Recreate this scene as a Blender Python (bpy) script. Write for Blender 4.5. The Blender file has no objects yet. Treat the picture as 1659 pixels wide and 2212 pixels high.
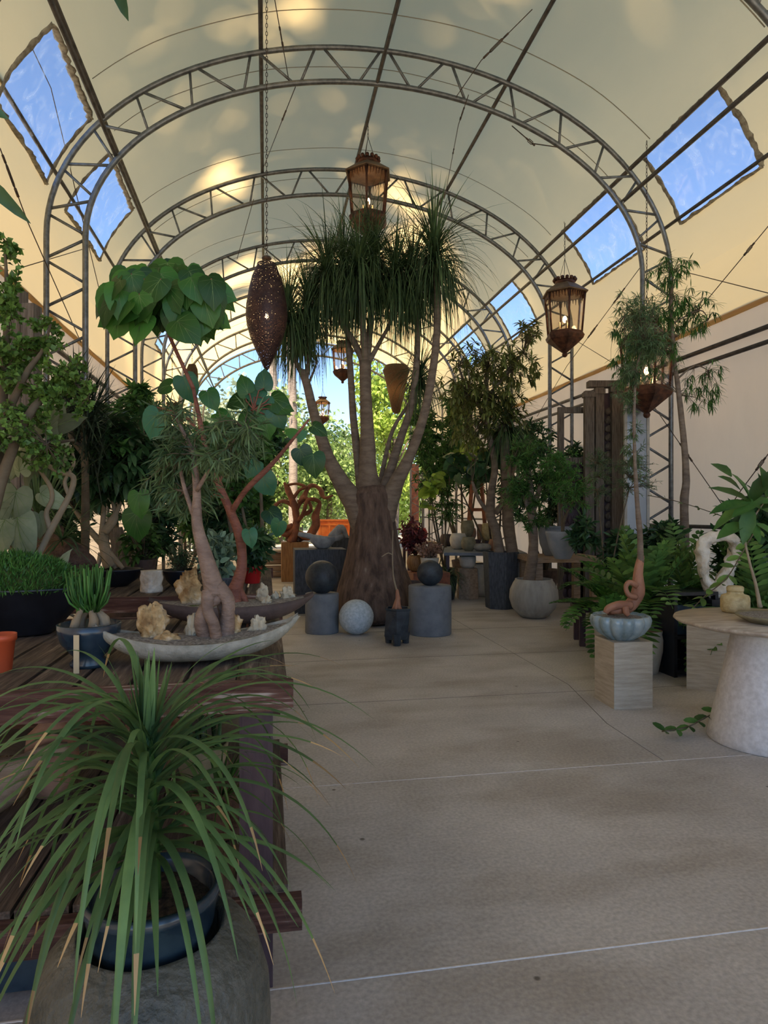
import bpy, math, random
from mathutils import Vector as V, noise, Matrix
PI=math.pi
sc=bpy.context.scene; COL=sc.collection
# ---------------------------------------------------------------- camera
F=1430.0; H=1.45; PSI=math.atan(254.5/F); CC,SS=math.cos(PSI),math.sin(PSI); CX=1.63
cd=bpy.data.cameras.new('camera'); cam=bpy.data.objects.new('camera',cd); COL.objects.link(cam)
cd.sensor_fit='HORIZONTAL'; cd.sensor_width=36; cd.lens=36*F/1659; cd.clip_end=400; cd.clip_start=.05
cam.location=(0,0,H); cam.rotation_euler=(PI/2,0,-PSI); sc.camera=cam
def D(px,py,z):            # point at camera depth z
    x=(px-829.5)/F; return V(((x*CC+SS)*z,(-x*SS+CC)*z,H+(1106-py)/F*z))
def G(px,py,h=0.0):        # point at height h
    return D(px,py,(H-h)*F/(py-1106))
def YP(px,py,Y):
    x=(px-829.5)/F; return D(px,py,Y/(-x*SS+CC))
def XP(px,py,X):
    x=(px-829.5)/F; return D(px,py,X/(x*CC+SS))
def S(p,z): return p*z/F
# ---------------------------------------------------------------- materials
def mat(name,c1,c2=None,scale=8,rough=.7,bump=0,metal=0,transl=0,stretch=(1,1,1),detail=5,contrast=(.35,.65),bscale=None,spec=.4,c3=None,coat=0,emit=0,tcol=None):
    m=bpy.data.materials.new(name); m.use_nodes=True; nt=m.node_tree; N=nt.nodes; L=nt.links
    b=N['Principled BSDF']; out=N['Material Output']
    b.inputs['Roughness'].default_value=rough; b.inputs['Metallic'].default_value=metal
    b.inputs['Specular IOR Level'].default_value=spec; b.inputs['Coat Weight'].default_value=coat
    b.inputs['Base Color'].default_value=(*c1,1)
    tc=N.new('ShaderNodeTexCoord'); mp=N.new('ShaderNodeMapping'); mp.inputs['Scale'].default_value=stretch
    L.new(tc.outputs['Object'],mp.inputs[0])
    colout=None
    if c2:
        n=N.new('ShaderNodeTexNoise'); n.inputs['Scale'].default_value=scale; n.inputs['Detail'].default_value=detail; n.inputs['Roughness'].default_value=.6
        L.new(mp.outputs[0],n.inputs['Vector']); r=N.new('ShaderNodeValToRGB')
        r.color_ramp.elements[0].position=contrast[0]; r.color_ramp.elements[1].position=contrast[1]
        r.color_ramp.elements[0].color=(*c1,1); r.color_ramp.elements[1].color=(*c2,1)
        if c3:
            e=r.color_ramp.elements.new(min(.98,contrast[1]+.12)); e.color=(*c3,1)
        L.new(n.outputs['Fac'],r.inputs[0]); L.new(r.outputs[0],b.inputs['Base Color']); colout=r.outputs[0]
    if bump:
        n2=N.new('ShaderNodeTexNoise'); n2.inputs['Scale'].default_value=bscale or scale*4; n2.inputs['Detail'].default_value=6
        L.new(mp.outputs[0],n2.inputs['Vector']); bp=N.new('ShaderNodeBump'); bp.inputs['Strength'].default_value=bump; bp.inputs['Distance'].default_value=.02
        L.new(n2.outputs['Fac'],bp.inputs['Height']); L.new(bp.outputs[0],b.inputs['Normal'])
    if transl:
        t=N.new('ShaderNodeBsdfTranslucent'); mx=N.new('ShaderNodeMixShader'); mx.inputs[0].default_value=transl
        if tcol: t.inputs[0].default_value=(*tcol,1)
        elif colout: L.new(colout,t.inputs[0])
        else: t.inputs[0].default_value=(*c1,1)
        L.new(b.outputs[0],mx.inputs[1]); L.new(t.outputs[0],mx.inputs[2]); L.new(mx.outputs[0],out.inputs[0])
    if emit:
        b.inputs['Emission Color'].default_value=(*c1,1); b.inputs['Emission Strength'].default_value=emit
    return m
def leafm(name,c1,c2,tr=.35,rough=.45,scale=6,var=(.5,1.65)):
    # every leaf is its own island and gets its own shade of green
    m=mat(name,c1,c2,scale,rough,transl=tr,spec=.35); nt=m.node_tree;N=nt.nodes;L=nt.links
    g=N.new('ShaderNodeNewGeometry'); mr=N.new('ShaderNodeMapRange'); mr.inputs[3].default_value=var[0]; mr.inputs[4].default_value=var[1]; L.new(g.outputs['Random Per Island'],mr.inputs[0])
    b=N['Principled BSDF']; src=b.inputs['Base Color'].links[0].from_socket
    vm=N.new('ShaderNodeVectorMath'); vm.operation='SCALE'; L.new(src,vm.inputs[0]); L.new(mr.outputs[0],vm.inputs['Scale'])
    for l in list(src.links):
        if l.to_node!=vm: t=l.to_socket; L.remove(l); L.new(vm.outputs[0],t)
    return m
M={}
M['fabric']=mat('cream_fabric',(.56,.465,.30),(.68,.575,.39),1.3,.8,bump=.25,transl=.66,stretch=(1,.35,1),bscale=2.5,contrast=(.3,.7),spec=.2,tcol=(.88,.66,.33))
M['curtain']=mat('curtain_fabric',(.55,.48,.39),(.66,.59,.48),.9,.8,bump=.3,transl=.36,stretch=(1,1,.4),bscale=3,spec=.2,tcol=(.78,.62,.44))
M['steel']=mat('galvanised_steel',(.11,.115,.12),(.20,.205,.21),14,.42,bump=.05,metal=.65)
M['pipe']=mat('dull_steel_pipe',(.055,.05,.048),(.11,.10,.095),9,.55,metal=.5)
M['wire']=mat('rusty_wire',(.05,.04,.035),(.12,.08,.06),30,.6,metal=.5)
M['seam']=mat('seam_fabric',(.42,.37,.28),None,transl=.3)
M['hem']=mat('window_hem',(.20,.17,.13),(.42,.38,.30),14,.8,transl=.15,contrast=(.4,.6))
M['rust']=mat('rusted_lantern_metal',(.035,.016,.012),(.14,.055,.03),9,.6,bump=.2,metal=.45,c3=(.13,.06,.035))
M['lroof']=mat('lantern_roof_metal',(.09,.058,.038),(.20,.13,.075),6,.6,metal=.4)
M['woven']=mat('woven_rattan',(.05,.03,.015),(.15,.09,.04),40,.8,bump=.6,transl=.15,stretch=(1,1,4))
M['bulb']=mat('glowing_bulb',(1,.62,.28),emit=14)
M['candle']=mat('candle_sleeve',(.7,.6,.42))
M['bark']=mat('palm_bark',(.055,.034,.026),(.15,.10,.075),7,.95,bump=1,stretch=(2,2,.5),bscale=26,c3=(.26,.21,.17))
M['smooth_bark']=mat('smooth_grey_bark',(.12,.088,.064),(.21,.16,.12),6,.85,bump=.5,stretch=(1,1,3),bscale=25)
M['bonsai_bark']=mat('bonsai_bark',(.13,.085,.065),(.25,.175,.135),10,.7,bump=.5,stretch=(1,1,2.2))
M['redbark']=mat('red_brown_bark',(.12,.04,.026),(.23,.085,.055),9,.65,bump=.4,stretch=(1,1,3))
M['twig']=mat('thin_twig',(.075,.055,.035),(.14,.11,.07),9,.9)
M['palebark']=mat('pale_twisting_stem',(.20,.155,.10),(.30,.24,.16),8,.8,bump=.3)
M['caudex']=mat('knobbly_caudex',(.05,.028,.02),(.17,.10,.07),20,.95,bump=1,bscale=40)
M['fig']=mat('orange_caudex_skin',(.24,.10,.055),(.36,.17,.10),8,.65,bump=.5,stretch=(1,1,.6))
M['pony']=leafm('ponytail_leaf',(.03,.06,.025),(.09,.14,.055))
M['ponyg']=leafm('bright_ribbon_leaf',(.065,.135,.05),(.14,.25,.085),scale=5,var=(.65,1.25))
M['vein']=leafm('leaf_vein',(.10,.17,.05),(.14,.22,.08))
M['tip']=leafm('dry_leaf_tip',(.40,.25,.11),(.5,.36,.18))
M['heart']=leafm('heart_leaf',(.022,.085,.018),(.05,.15,.022),.4,.4,3)
M['heartd']=leafm('blue_green_heart_leaf',(.02,.085,.05),(.04,.13,.06),.3,.4,3)
M['jade']=leafm('jade_leaf',(.07,.15,.03),(.16,.28,.06))
M['grey']=leafm('grey_felt_leaf',(.14,.18,.11),(.24,.28,.18),.2,.8)
M['silver']=leafm('silver_green_leaf',(.12,.19,.12),(.20,.28,.19),.2,.7)
M['willow']=leafm('willow_leaf',(.05,.10,.04),(.11,.17,.075))
M['dark']=leafm('dark_glossy_leaf',(.02,.055,.022),(.055,.12,.045),.25,.35)
M['mid']=leafm('mid_green_leaf',(.035,.10,.022),(.08,.18,.04))
M['bright']=leafm('bright_fern_leaf',(.045,.14,.03),(.10,.24,.05))
M['cycad']=leafm('cycad_leaf',(.05,.125,.03),(.12,.22,.055),.35,.35)
M['olive']=leafm('olive_yellow_leaf',(.09,.12,.03),(.20,.21,.06))
M['lime']=leafm('lime_leaf',(.20,.33,.04),(.32,.45,.07),.5)
M['spike']=leafm('dark_spiky_leaf',(.012,.022,.014),(.035,.055,.03),.1)
M['red']=leafm('maroon_leaf',(.10,.02,.025),(.20,.05,.05))
M['out1']=leafm('sunlit_tree_leaf',(.15,.25,.07),(.34,.44,.15),.4,.6)
M['out2']=leafm('yellow_green_tree_leaf',(.24,.36,.05),(.42,.52,.12),.45,.6)
M['out3']=leafm('grey_green_tree_leaf',(.24,.29,.17),(.42,.46,.30),.35,.6)
M['moss']=mat('moss',(.05,.075,.02),(.15,.17,.05),30,.95,bump=1)
M['tableblue']=mat('dark_blue_glaze',(.010,.022,.04),(.03,.055,.075),10,.25,spec=.6)
M['urn']=mat('weathered_grey_glaze',(.045,.05,.043),(.12,.118,.098),11,.45,bump=.6,c3=(.20,.18,.13),contrast=(.3,.7))
M['black']=mat('black_glaze',(.006,.007,.010),(.016,.018,.024),8,.35,spec=.5)
M['concrete']=mat('pale_concrete_glaze',(.24,.235,.19),(.36,.345,.285),30,.7,bump=.3)
M['brownclay']=mat('dark_brown_clay',(.055,.038,.034),(.10,.07,.06),12,.75,bump=.2)
M['gravel']=mat('fine_gravel',(.20,.175,.15),(.62,.57,.49),90,.9,bump=1,contrast=(.35,.7))
M['soil']=mat('potting_soil',(.025,.017,.012),(.12,.08,.055),60,.95,bump=1)
M['rock']=mat('golden_limestone',(.20,.11,.04),(.44,.30,.14),9,.85,bump=1,c3=(.62,.52,.38),contrast=(.38,.5),bscale=18)
M['rockw']=mat('white_limestone',(.34,.29,.20),(.52,.47,.35),8,.85,bump=.6)
M['coral']=mat('bleached_stone',(.48,.40,.30),(.70,.66,.58),8,.8,bump=.7)
M['wood']=mat('weathered_bench_wood',(.05,.036,.028),(.13,.095,.07),3,.85,bump=.5,stretch=(14,1,14),c3=(.26,.21,.165),contrast=(.4,.6))
M['woodx']=mat('weathered_beam_wood',(.06,.024,.018),(.12,.06,.045),3,.85,bump=.5,stretch=(1.2,16,16),c3=(.40,.35,.31),contrast=(.45,.6))
M['leg']=mat('purple_brown_stain',(.045,.026,.034),(.07,.042,.05),6,.6,bump=.1,stretch=(6,6,1))
M['greywood']=mat('grey_barn_wood',(.09,.07,.055),(.20,.165,.135),5,.9,bump=.6,stretch=(12,12,1))
M['honey']=mat('honey_wood',(.20,.09,.028),(.36,.18,.06),4,.6,bump=.2,stretch=(9,9,1))
M['palewood']=mat('pale_wood',(.22,.15,.095),(.36,.26,.18),5,.8,bump=.3,stretch=(1,8,8))
M['drift']=mat('red_driftwood',(.12,.035,.015),(.28,.09,.035),6,.6,bump=.5)
M['trav']=mat('travertine',(.34,.285,.21),(.47,.41,.325),5,.6,bump=.25,stretch=(1,1,9))
M['travt']=mat('travertine_top',(.30,.24,.18),(.47,.40,.32),7,.45,bump=.15,stretch=(1,4,1))
M['cone']=mat('pale_terrazzo',(.50,.47,.45),(.64,.61,.59),30,.55,bump=.1)
M['cyl']=mat('blue_grey_cement',(.115,.13,.15),(.165,.18,.20),7,.7,bump=.15)
M['slate']=mat('dark_slate',(.028,.033,.042),(.075,.085,.10),10,.7,bump=.4,stretch=(4,4,1))
M['orbd']=mat('black_stone',(.012,.017,.024),(.035,.045,.055),9,.5,bump=.3)
M['orbw']=mat('blue_white_speckled_stone',(.33,.39,.43),(.50,.56,.60),35,.6,bump=.2)
M['bird']=mat('carved_grey_stone',(.20,.20,.20),(.36,.36,.35),9,.7,bump=.3)
M['bluebowl']=mat('blue_grey_glaze',(.13,.20,.23),(.34,.40,.41),6,.25,spec=.7,stretch=(1,1,1),contrast=(.35,.7))
M['orange']=mat('orange_plastic',(.50,.085,.03),None,rough=.45)
M['redp']=mat('red_plastic',(.42,.018,.018),None,rough=.4)
M['tag']=mat('plant_tag',(.50,.40,.24),None,rough=.7)
M['terra']=mat('terracotta',(.26,.13,.08),(.40,.23,.15),9,.85,bump=.2)
M['cream']=mat('cream_glaze',(.42,.38,.30),(.55,.50,.41),8,.5,bump=.1)
M['ochre']=mat('ochre_glaze',(.36,.27,.12),(.52,.42,.22),22,.5,bump=.3)
M['greypot']=mat('light_grey_cement',(.24,.23,.205),(.36,.345,.31),3,.8,bump=.3,stretch=(3,3,.6))
M['tub']=mat('blue_grey_tub',(.17,.195,.23),(.25,.27,.30),6,.6)
M['mosspot']=mat('olive_clay',(.15,.13,.075),(.25,.22,.14),9,.8,bump=.2)
M['paleplaster']=mat('pale_plaster',(.33,.31,.27),(.45,.43,.39),6,.8)
M['mirror']=mat('mirror_glass',(.34,.39,.46),None,rough=.2,metal=.5)
M['trunkp']=mat('palm_trunk_outside',(.16,.125,.105),(.36,.30,.26),8,.9,bump=.6,stretch=(1,1,5))
M['skip']=mat('orange_painted_steel',(.62,.14,.03),(.75,.24,.06),5,.5)
M['plasterw']=mat('white_stucco',(.72,.68,.66),(.82,.79,.77),3,.9)
M['earth']=mat('pale_ground',(.36,.31,.25),(.55,.49,.41),1.2,.95,bump=.3)
M['hill']=mat('scrub_hillside',(.10,.14,.06),(.22,.25,.12),1.2,.95,bump=.8)
# floor
def floor_mat():
    m=mat('concrete_floor',(.37,.345,.315),(.53,.50,.46),1.1,.62,bump=.12,detail=9,contrast=(.3,.68),bscale=40,spec=.35)
    nt=m.node_tree;N=nt.nodes;L=nt.links;b=N['Principled BSDF']
    base=b.inputs['Base Color'].links[0].from_socket
    tc=N.new('ShaderNodeTexCoord')
    n=N.new('ShaderNodeTexNoise'); n.inputs['Scale'].default_value=60; n.inputs['Detail'].default_value=3; L.new(tc.outputs['Object'],n.inputs['Vector'])
    r=N.new('ShaderNodeValToRGB'); r.color_ramp.elements[0].position=.3; r.color_ramp.elements[1].position=.75
    r.color_ramp.elements[0].color=(.78,.78,.78,1); r.color_ramp.elements[1].color=(1.12,1.12,1.12,1)
    L.new(n.outputs['Fac'],r.inputs[0])
    v=N.new('ShaderNodeTexVoronoi'); v.inputs['Scale'].default_value=3.2; v.inputs['Randomness'].default_value=1; L.new(tc.outputs['Object'],v.inputs['Vector'])
    r2=N.new('ShaderNodeValToRGB'); r2.color_ramp.elements[0].position=.025; r2.color_ramp.elements[1].position=.045
    r2.color_ramp.elements[0].color=(.3,.28,.26,1); r2.color_ramp.elements[1].color=(1,1,1,1); L.new(v.outputs['Distance'],r2.inputs[0])
    n3=N.new('ShaderNodeTexNoise'); n3.inputs['Scale'].default_value=.9; n3.inputs['Detail'].default_value=7
    mp=N.new('ShaderNodeMapping'); mp.inputs['Scale'].default_value=(1,2.2,1); L.new(tc.outputs['Object'],mp.inputs[0]); L.new(mp.outputs[0],n3.inputs['Vector'])
    r3=N.new('ShaderNodeValToRGB'); r3.color_ramp.elements[0].position=.38; r3.color_ramp.elements[1].position=.52
    r3.color_ramp.elements[0].color=(.80,.77,.73,1); r3.color_ramp.elements[1].color=(1,1,1,1); L.new(n3.outputs['Fac'],r3.inputs[0])
    prev=base
    for rr in (r,r2,r3):
        mx=N.new('ShaderNodeMix'); mx.data_type='RGBA'; mx.blend_type='MULTIPLY'; mx.inputs[0].default_value=1
        L.new(prev,mx.inputs[6]); L.new(rr.outputs[0],mx.inputs[7]); prev=mx.outputs[2]
    L.new(prev,b.inputs['Base Color']); return m
M['floor']=floor_mat()
def vinyl_mat():
    m=bpy.data.materials.new('clear_vinyl'); m.use_nodes=True; nt=m.node_tree;N=nt.nodes;L=nt.links
    N.remove(N['Principled BSDF']); out=N['Material Output']
    t=N.new('ShaderNodeBsdfTransparent'); t.inputs[0].default_value=(.93,.95,.97,1)
    d=N.new('ShaderNodeBsdfTranslucent'); d.inputs[0].default_value=(.8,.85,.9,1)
    g=N.new('ShaderNodeBsdfGlossy'); g.inputs['Roughness'].default_value=.15
    tc=N.new('ShaderNodeTexCoord'); n=N.new('ShaderNodeTexNoise'); n.inputs['Scale'].default_value=4; n.inputs['Detail'].default_value=8; n.inputs['Distortion'].default_value=1.5
    L.new(tc.outputs['Object'],n.inputs['Vector']); r=N.new('ShaderNodeValToRGB'); r.color_ramp.elements[0].position=.48; r.color_ramp.elements[1].position=.78
    r.color_ramp.elements[0].color=(.03,.03,.03,1); r.color_ramp.elements[1].color=(.55,.55,.55,1); L.new(n.outputs['Fac'],r.inputs[0])
    m1=N.new('ShaderNodeMixShader'); L.new(r.outputs[0],m1.inputs[0]); L.new(t.outputs[0],m1.inputs[1]); L.new(d.outputs[0],m1.inputs[2])
    m2=N.new('ShaderNodeMixShader'); m2.inputs[0].default_value=.04; L.new(m1.outputs[0],m2.inputs[1]); L.new(g.outputs[0],m2.inputs[2])
    L.new(m2.outputs[0],out.inputs[0]); return m
M['vinyl']=vinyl_mat()
def perf_mat():
    m=mat('perforated_metal',(.03,.018,.022),(.07,.038,.034),10,.5,metal=.5); nt=m.node_tree;N=nt.nodes;L=nt.links;out=N['Material Output'];b=N['Principled BSDF']
    tc=N.new('ShaderNodeTexCoord'); v=N.new('ShaderNodeTexVoronoi'); v.inputs['Scale'].default_value=70; v.inputs['Randomness'].default_value=.5; L.new(tc.outputs['Object'],v.inputs['Vector'])
    lt=N.new('ShaderNodeMath'); lt.operation='LESS_THAN'; lt.inputs[1].default_value=.29; L.new(v.outputs['Distance'],lt.inputs[0])
    t=N.new('ShaderNodeBsdfTransparent'); mx=N.new('ShaderNodeMixShader'); L.new(lt.outputs[0],mx.inputs[0]); L.new(b.outputs[0],mx.inputs[1]); L.new(t.outputs[0],mx.inputs[2]); L.new(mx.outputs[0],out.inputs[0]); return m
M['perf']=perf_mat()
def glass_mat():
    m=bpy.data.materials.new('lantern_glass'); m.use_nodes=True; N=m.node_tree.nodes;L=m.node_tree.links; N.remove(N['Principled BSDF'])
    t=N.new('ShaderNodeBsdfTransparent'); t.inputs[0].default_value=(.9,.82,.74,1); g=N.new('ShaderNodeBsdfGlossy'); g.inputs['Roughness'].default_value=.08
    mx=N.new('ShaderNodeMixShader'); mx.inputs[0].default_value=.1; L.new(t.outputs[0],mx.inputs[1]); L.new(g.outputs[0],mx.inputs[2]); L.new(mx.outputs[0],N['Material Output'].inputs[0]); return m
M['glass']=glass_mat()
# ---------------------------------------------------------------- mesh builder
def frame(d):
    d=d.normalized(); a=V((0,0,1)) if abs(d.z)<.95 else V((1,0,0)); s=d.cross(a).normalized(); return s,s.cross(d).normalized()
def smooth(P,k=3):
    P=[V(p) for p in P]; out=[]
    for i in range(len(P)-1):
        a=P[max(i-1,0)];b=P[i];c=P[i+1];d=P[min(i+2,len(P)-1)]
        for j in range(k):
            t=j/k; out.append(.5*((2*b)+(c-a)*t+(2*a-5*b+4*c-d)*t*t+(3*b-a-3*c+d)*t**3))
    out.append(P[-1]); return out
class MB:
    def __init__(s): s.v=[];s.f=[];s.mi=[];s.sm=True
    def face(s,ids,mi=0): s.f.append(ids); s.mi.append(mi)
    def box(s,c,sz,rz=0,tilt=None,mi=0):
        c=V(c); R=Matrix.Rotation(rz,3,'Z')
        if tilt is not None: R=tilt@R
        b=len(s.v)
        for x in(-.5,.5):
            for y in(-.5,.5):
                for z in(-.5,.5): s.v.append(c+R@V((x*sz[0],y*sz[1],z*sz[2])))
        for q in((0,1,3,2),(4,6,7,5),(0,4,5,1),(2,3,7,6),(0,2,6,4),(1,5,7,3)): s.face([b+i for i in q],mi)
        return s
    def tube(s,P,R,n=8,cap=True,mi=0,bump=0,bf=6,flat=1.0):
        P=[V(p) for p in P]
        if not hasattr(R,'__len__'): R=[R]*len(P)
        b=len(s.v); N=len(P); u=None
        for i,p in enumerate(P):
            d=(P[min(i+1,N-1)]-P[max(i-1,0)])
            if d.length<1e-9: d=V((0,0,1))
            d.normalize()
            if u is None: u,w=frame(d)
            else:
                u=(u-d*u.dot(d)); u=u.normalized() if u.length>1e-6 else frame(d)[0]; w=u.cross(d)
            for k in range(n):
                a=2*PI*k/n; q=u*math.cos(a)+w*math.sin(a)*flat; r=R[i]
                if bump: r*=1+bump*noise.noise((p+q*r)*bf)
                s.v.append(p+q*r)
        for i in range(N-1):
            for k in range(n):
                k2=(k+1)%n; s.face((b+i*n+k,b+i*n+k2,b+(i+1)*n+k2,b+(i+1)*n+k),mi)
        if cap and n>2: s.face([b+k for k in range(n)][::-1],mi); s.face([b+(N-1)*n+k for k in range(n)],mi)
        return s
    def lathe(s,c,prof,n=32,lobe=0,ln=12,sx=1,sy=1,rz=0,bump=0,mi=0,close=True):
        c=V(c); b=len(s.v); R=Matrix.Rotation(rz,3,'Z')
        for (r,z) in prof:
            for k in range(n):
                a=2*PI*k/n; rr=r*(1+lobe*(abs(math.cos(a*ln/2))**.6-.6))
                if bump: rr*=1+bump*noise.noise(V((math.cos(a)*1.5,math.sin(a)*1.5,z*4))+c)
                s.v.append(c+R@V((rr*math.cos(a)*sx,rr*math.sin(a)*sy,z)))
        for i in range(len(prof)-1):
            for k in range(n):
                k2=(k+1)%n; s.face((b+i*n+k,b+i*n+k2,b+(i+1)*n+k2,b+(i+1)*n+k),mi)
        if close: s.face([b+k for k in range(n)][::-1],mi); s.face([b+(len(prof)-1)*n+k for k in range(n)],mi)
        return s
    def ball(s,c,r,bump=0,bf=2,n=20,seed=0,mi=0,ridge=0):
        c=V(c); r=V(r) if hasattr(r,'__len__') else V((r,r,r)); b=len(s.v); o=V((seed*3.1,seed*1.7,seed))
        m=n//2
        for i in range(m+1):
            t=PI*i/m
            for k in range(n):
                a=2*PI*k/n; d=V((math.sin(t)*math.cos(a),math.sin(t)*math.sin(a),math.cos(t)))
                q=1+(bump*noise.fractal(d*bf+o,1.0,2.0,4) if bump else 0)
                if ridge: q*=1-ridge*abs(noise.noise(d*bf*1.7+o))
                s.v.append(c+V((d.x*r.x,d.y*r.y,d.z*r.z))*q)
        for i in range(m):
            for k in range(n):
                k2=(k+1)%n; s.face((b+i*n+k,b+(i+1)*n+k,b+(i+1)*n+k2,b+i*n+k2),mi)
        return s
    def diamond(s,p,d,L,W,rnd=None,mi=0):
        d=d.normalized(); u=V((rnd.uniform(-1,1),rnd.uniform(-1,1),rnd.uniform(-.4,1))) if rnd else V((0,0,1))
        w=d.cross(u); w=w.normalized()*W*.5 if w.length>1e-5 else V((W*.5,0,0))
        up=w.cross(d).normalized()*W*.25; b=len(s.v)
        s.v+= [p,p+d*L*.45+w+up,p+d*L,p+d*L*.45-w+up]; s.face((b,b+1,b+2,b+3),mi)
    def blade(s,p,d,up,L,W,prof=((0,.15),(.25,.8),(.5,1),(.8,.6),(1,.03)),bend=.3,fold=.15,mi=0):
        d=d.normalized(); w=d.cross(up); w=w.normalized() if w.length>1e-5 else frame(d)[0]; n=w.cross(d).normalized(); b=len(s.v)
        for t,ww in prof:
            c=p+d*L*t-n*(bend*L*t*t)
            s.v+=[c+w*W*ww*.5+n*fold*W*ww,c,c-w*W*ww*.5+n*fold*W*ww]
        for i in range(len(prof)-1):
            q=b+i*3; s.face((q,q+3,q+4,q+1),mi); s.face((q+1,q+4,q+5,q+2),mi)
    def ribbon(s,p,d,L,W,g,n=7,fold=0,tip=0,wy=0):
        # arching strap leaf; tip>0 gives the last segments material 1
        d=d.normalized(); h=V((d.x,d.y,0)); h=h.normalized() if h.length>1e-4 else V((1,0,0)); w=V((-h.y,h.x,0)); 
        if wy: w=(w+V((0,0,wy))).normalized()
        b=len(s.v); st=L/n; q=p.copy()
        k=3 if fold else 2
        for i in range(n+1):
            t=i/n; ww=W*.5*(min(1,.55+t*3)*(1-t**2.5)+.04)
            if fold:
                nn=w.cross(d).normalized()*fold*ww; s.v+=[q+w*ww+nn,q,q-w*ww+nn]
            else: s.v+=[q+w*ww,q-w*ww]
            d=(d+V((0,0,-g*st))).normalized(); q=q+d*st
        for i in range(n):
            mi=1 if tip and i>=n-tip else 0; o=b+i*k
            for j in range(k-1): s.face((o+j,o+k+j,o+k+j+1,o+j+1),mi)
    def heart(s,p,d,n,L,W=None,cup=.12,mi=0):
        W=W or L; d=d.normalized(); w=d.cross(n); w=w.normalized() if w.length>1e-5 else frame(d)[0]; n=w.cross(d).normalized()
        hp=[(1,0),(.86,.12),(.68,.32),(.45,.44),(.2,.50),(0,.49),(-.16,.43),(-.24,.30),(-.24,.16),(-.16,.05),(-.1,0)]
        O=hp+[(x,-y) for x,y in hp[-2:0:-1]]; c0=V((.22,0)) ; b=len(s.v)
        def pt(x,y):
            rr=(x-.2)**2+y*y; return p+d*(x+.1)*L+w*y*W+n*(-cup*L*rr*2-.1*L*max(0,x)**2+.10*L*abs(y)*(1 if abs(y)<.3 else .8))
        s.v.append(pt(.22,0)); m=len(O)
        for rg in(.55,1):
            for x,y in O: s.v.append(pt(.22+(x-.22)*rg,y*rg))
        for k in range(m):
            k2=(k+1)%m; s.face((b,b+1+k,b+1+k2),mi); s.face((b+1+k,b+1+m+k,b+1+m+k2,b+1+k2),mi)
        if L>.06:
            q=n*.012*L
            for x0,x1,y1 in((-.08,.97,0),(0,.66,.28),(0,.66,-.28),(-.05,.34,.42),(-.05,.34,-.42),(-.07,.02,.44),(-.07,.02,-.44),(.3,.84,.13),(.3,.84,-.13)):
                bb=len(s.v); th=.011 if y1==0 else .006
                for i in range(5):
                    t=i/4; x=x0+(x1-x0)*t; y=y1*t; p_=pt(x,y)+q; e=(w*W if abs(y1)<abs(x1-x0) else d*L)*th*(1-.6*t)
                    s.v+=[p_+e,p_-e]
                for i in range(4): o=bb+i*2; s.face((o,o+2,o+3,o+1),1)
    def build(s,name,mt,parent=None,origin=None,smooth=True):
        me=bpy.data.meshes.new(name)
        o=parent.matrix_world.translation if False else None
        if parent is not None: org=ORG[parent.name]
        else: org=V(origin) if origin is not None else V((0,0,0))
        me.from_pydata([v-org for v in s.v],[],s.f)
        mts=list(mt) if isinstance(mt,(list,tuple)) else [mt]
        if len(mts)==1 and any(s.mi): mts.append('vein')
        for mm in mts: me.materials.append(M[mm])
        if any(s.mi): me.polygons.foreach_set('material_index',s.mi)
        if smooth: me.polygons.foreach_set('use_smooth',[True]*len(me.polygons))
        me.update(); ob=bpy.data.objects.new(name,me); COL.objects.link(ob)
        ORG[ob.name]=org
        if parent is not None: ob.parent=parent
        else: ob.location=org
        return ob
ORG={}
def thing(name,label,cat,loc,group=None):
    o=bpy.data.objects.new(name,None); COL.objects.link(o); o.location=loc; o.empty_display_size=.1
    ORG[o.name]=V(loc); o['label']=label; o['category']=cat
    if group:o['group']=group
    return o
def tag(o,label,cat,group=None,kind=None):
    o['label']=label;o['category']=cat
    if group:o['group']=group
    if kind:o['kind']=kind
    return o
def struct(o): o['kind']='structure'; return o
def sub(mb,name,mt,part,smooth=True):   # sub-part in the same world frame as its part
    o=mb.build(name,mt,None,ORG[part.name],smooth); o.location=(0,0,0); o.parent=part; return o
# ---------------------------------------------------------------- the setting
def ell(phi,a,b,base=5.0): return V((CX+a*math.cos(phi),0,base+b*math.sin(phi)))
TR=[5.8,9.1,12.4,15.7,19.0,22.3,25.3]; Y0,Y1=-3.2,25.6
fl=MB(); fl.box((CX,11,-.05),(9.4,29.2,.1)); struct(fl.build('floor','floor',origin=(0,0,0),smooth=False))
def joint(i,a,b,wd=.008):
    m=MB(); a=V(a);b=V(b); m.tube([a,b],wd,6,flat=.35); struct(m.build('trim_%d'%i,'cone'))
n_tr=1
for y in (2.04,3.51): joint(n_tr,(-2.8,y,0),(6.1,y,0),.0055 if y<3 else .0035); n_tr+=1
M['crack']=mat('dark_joint_line',(.14,.125,.11))
def crack(i,P,w=.005):
    m=MB(); m.tube(P,w,4,flat=.3); struct(m.build('trim_%d'%i,'crack'))
crack(n_tr,[(2.28,3.51,.0005),(2.3,4.2,.0005),(2.5,5.2,.0005),(2.5,25,.0005)],.003); n_tr+=1
for y in (5.0,6.45,7.9,9.35,12.3): crack(n_tr,[(-2.8,y,.0005),(6.1,y,.0005)],.004); n_tr+=1
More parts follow.
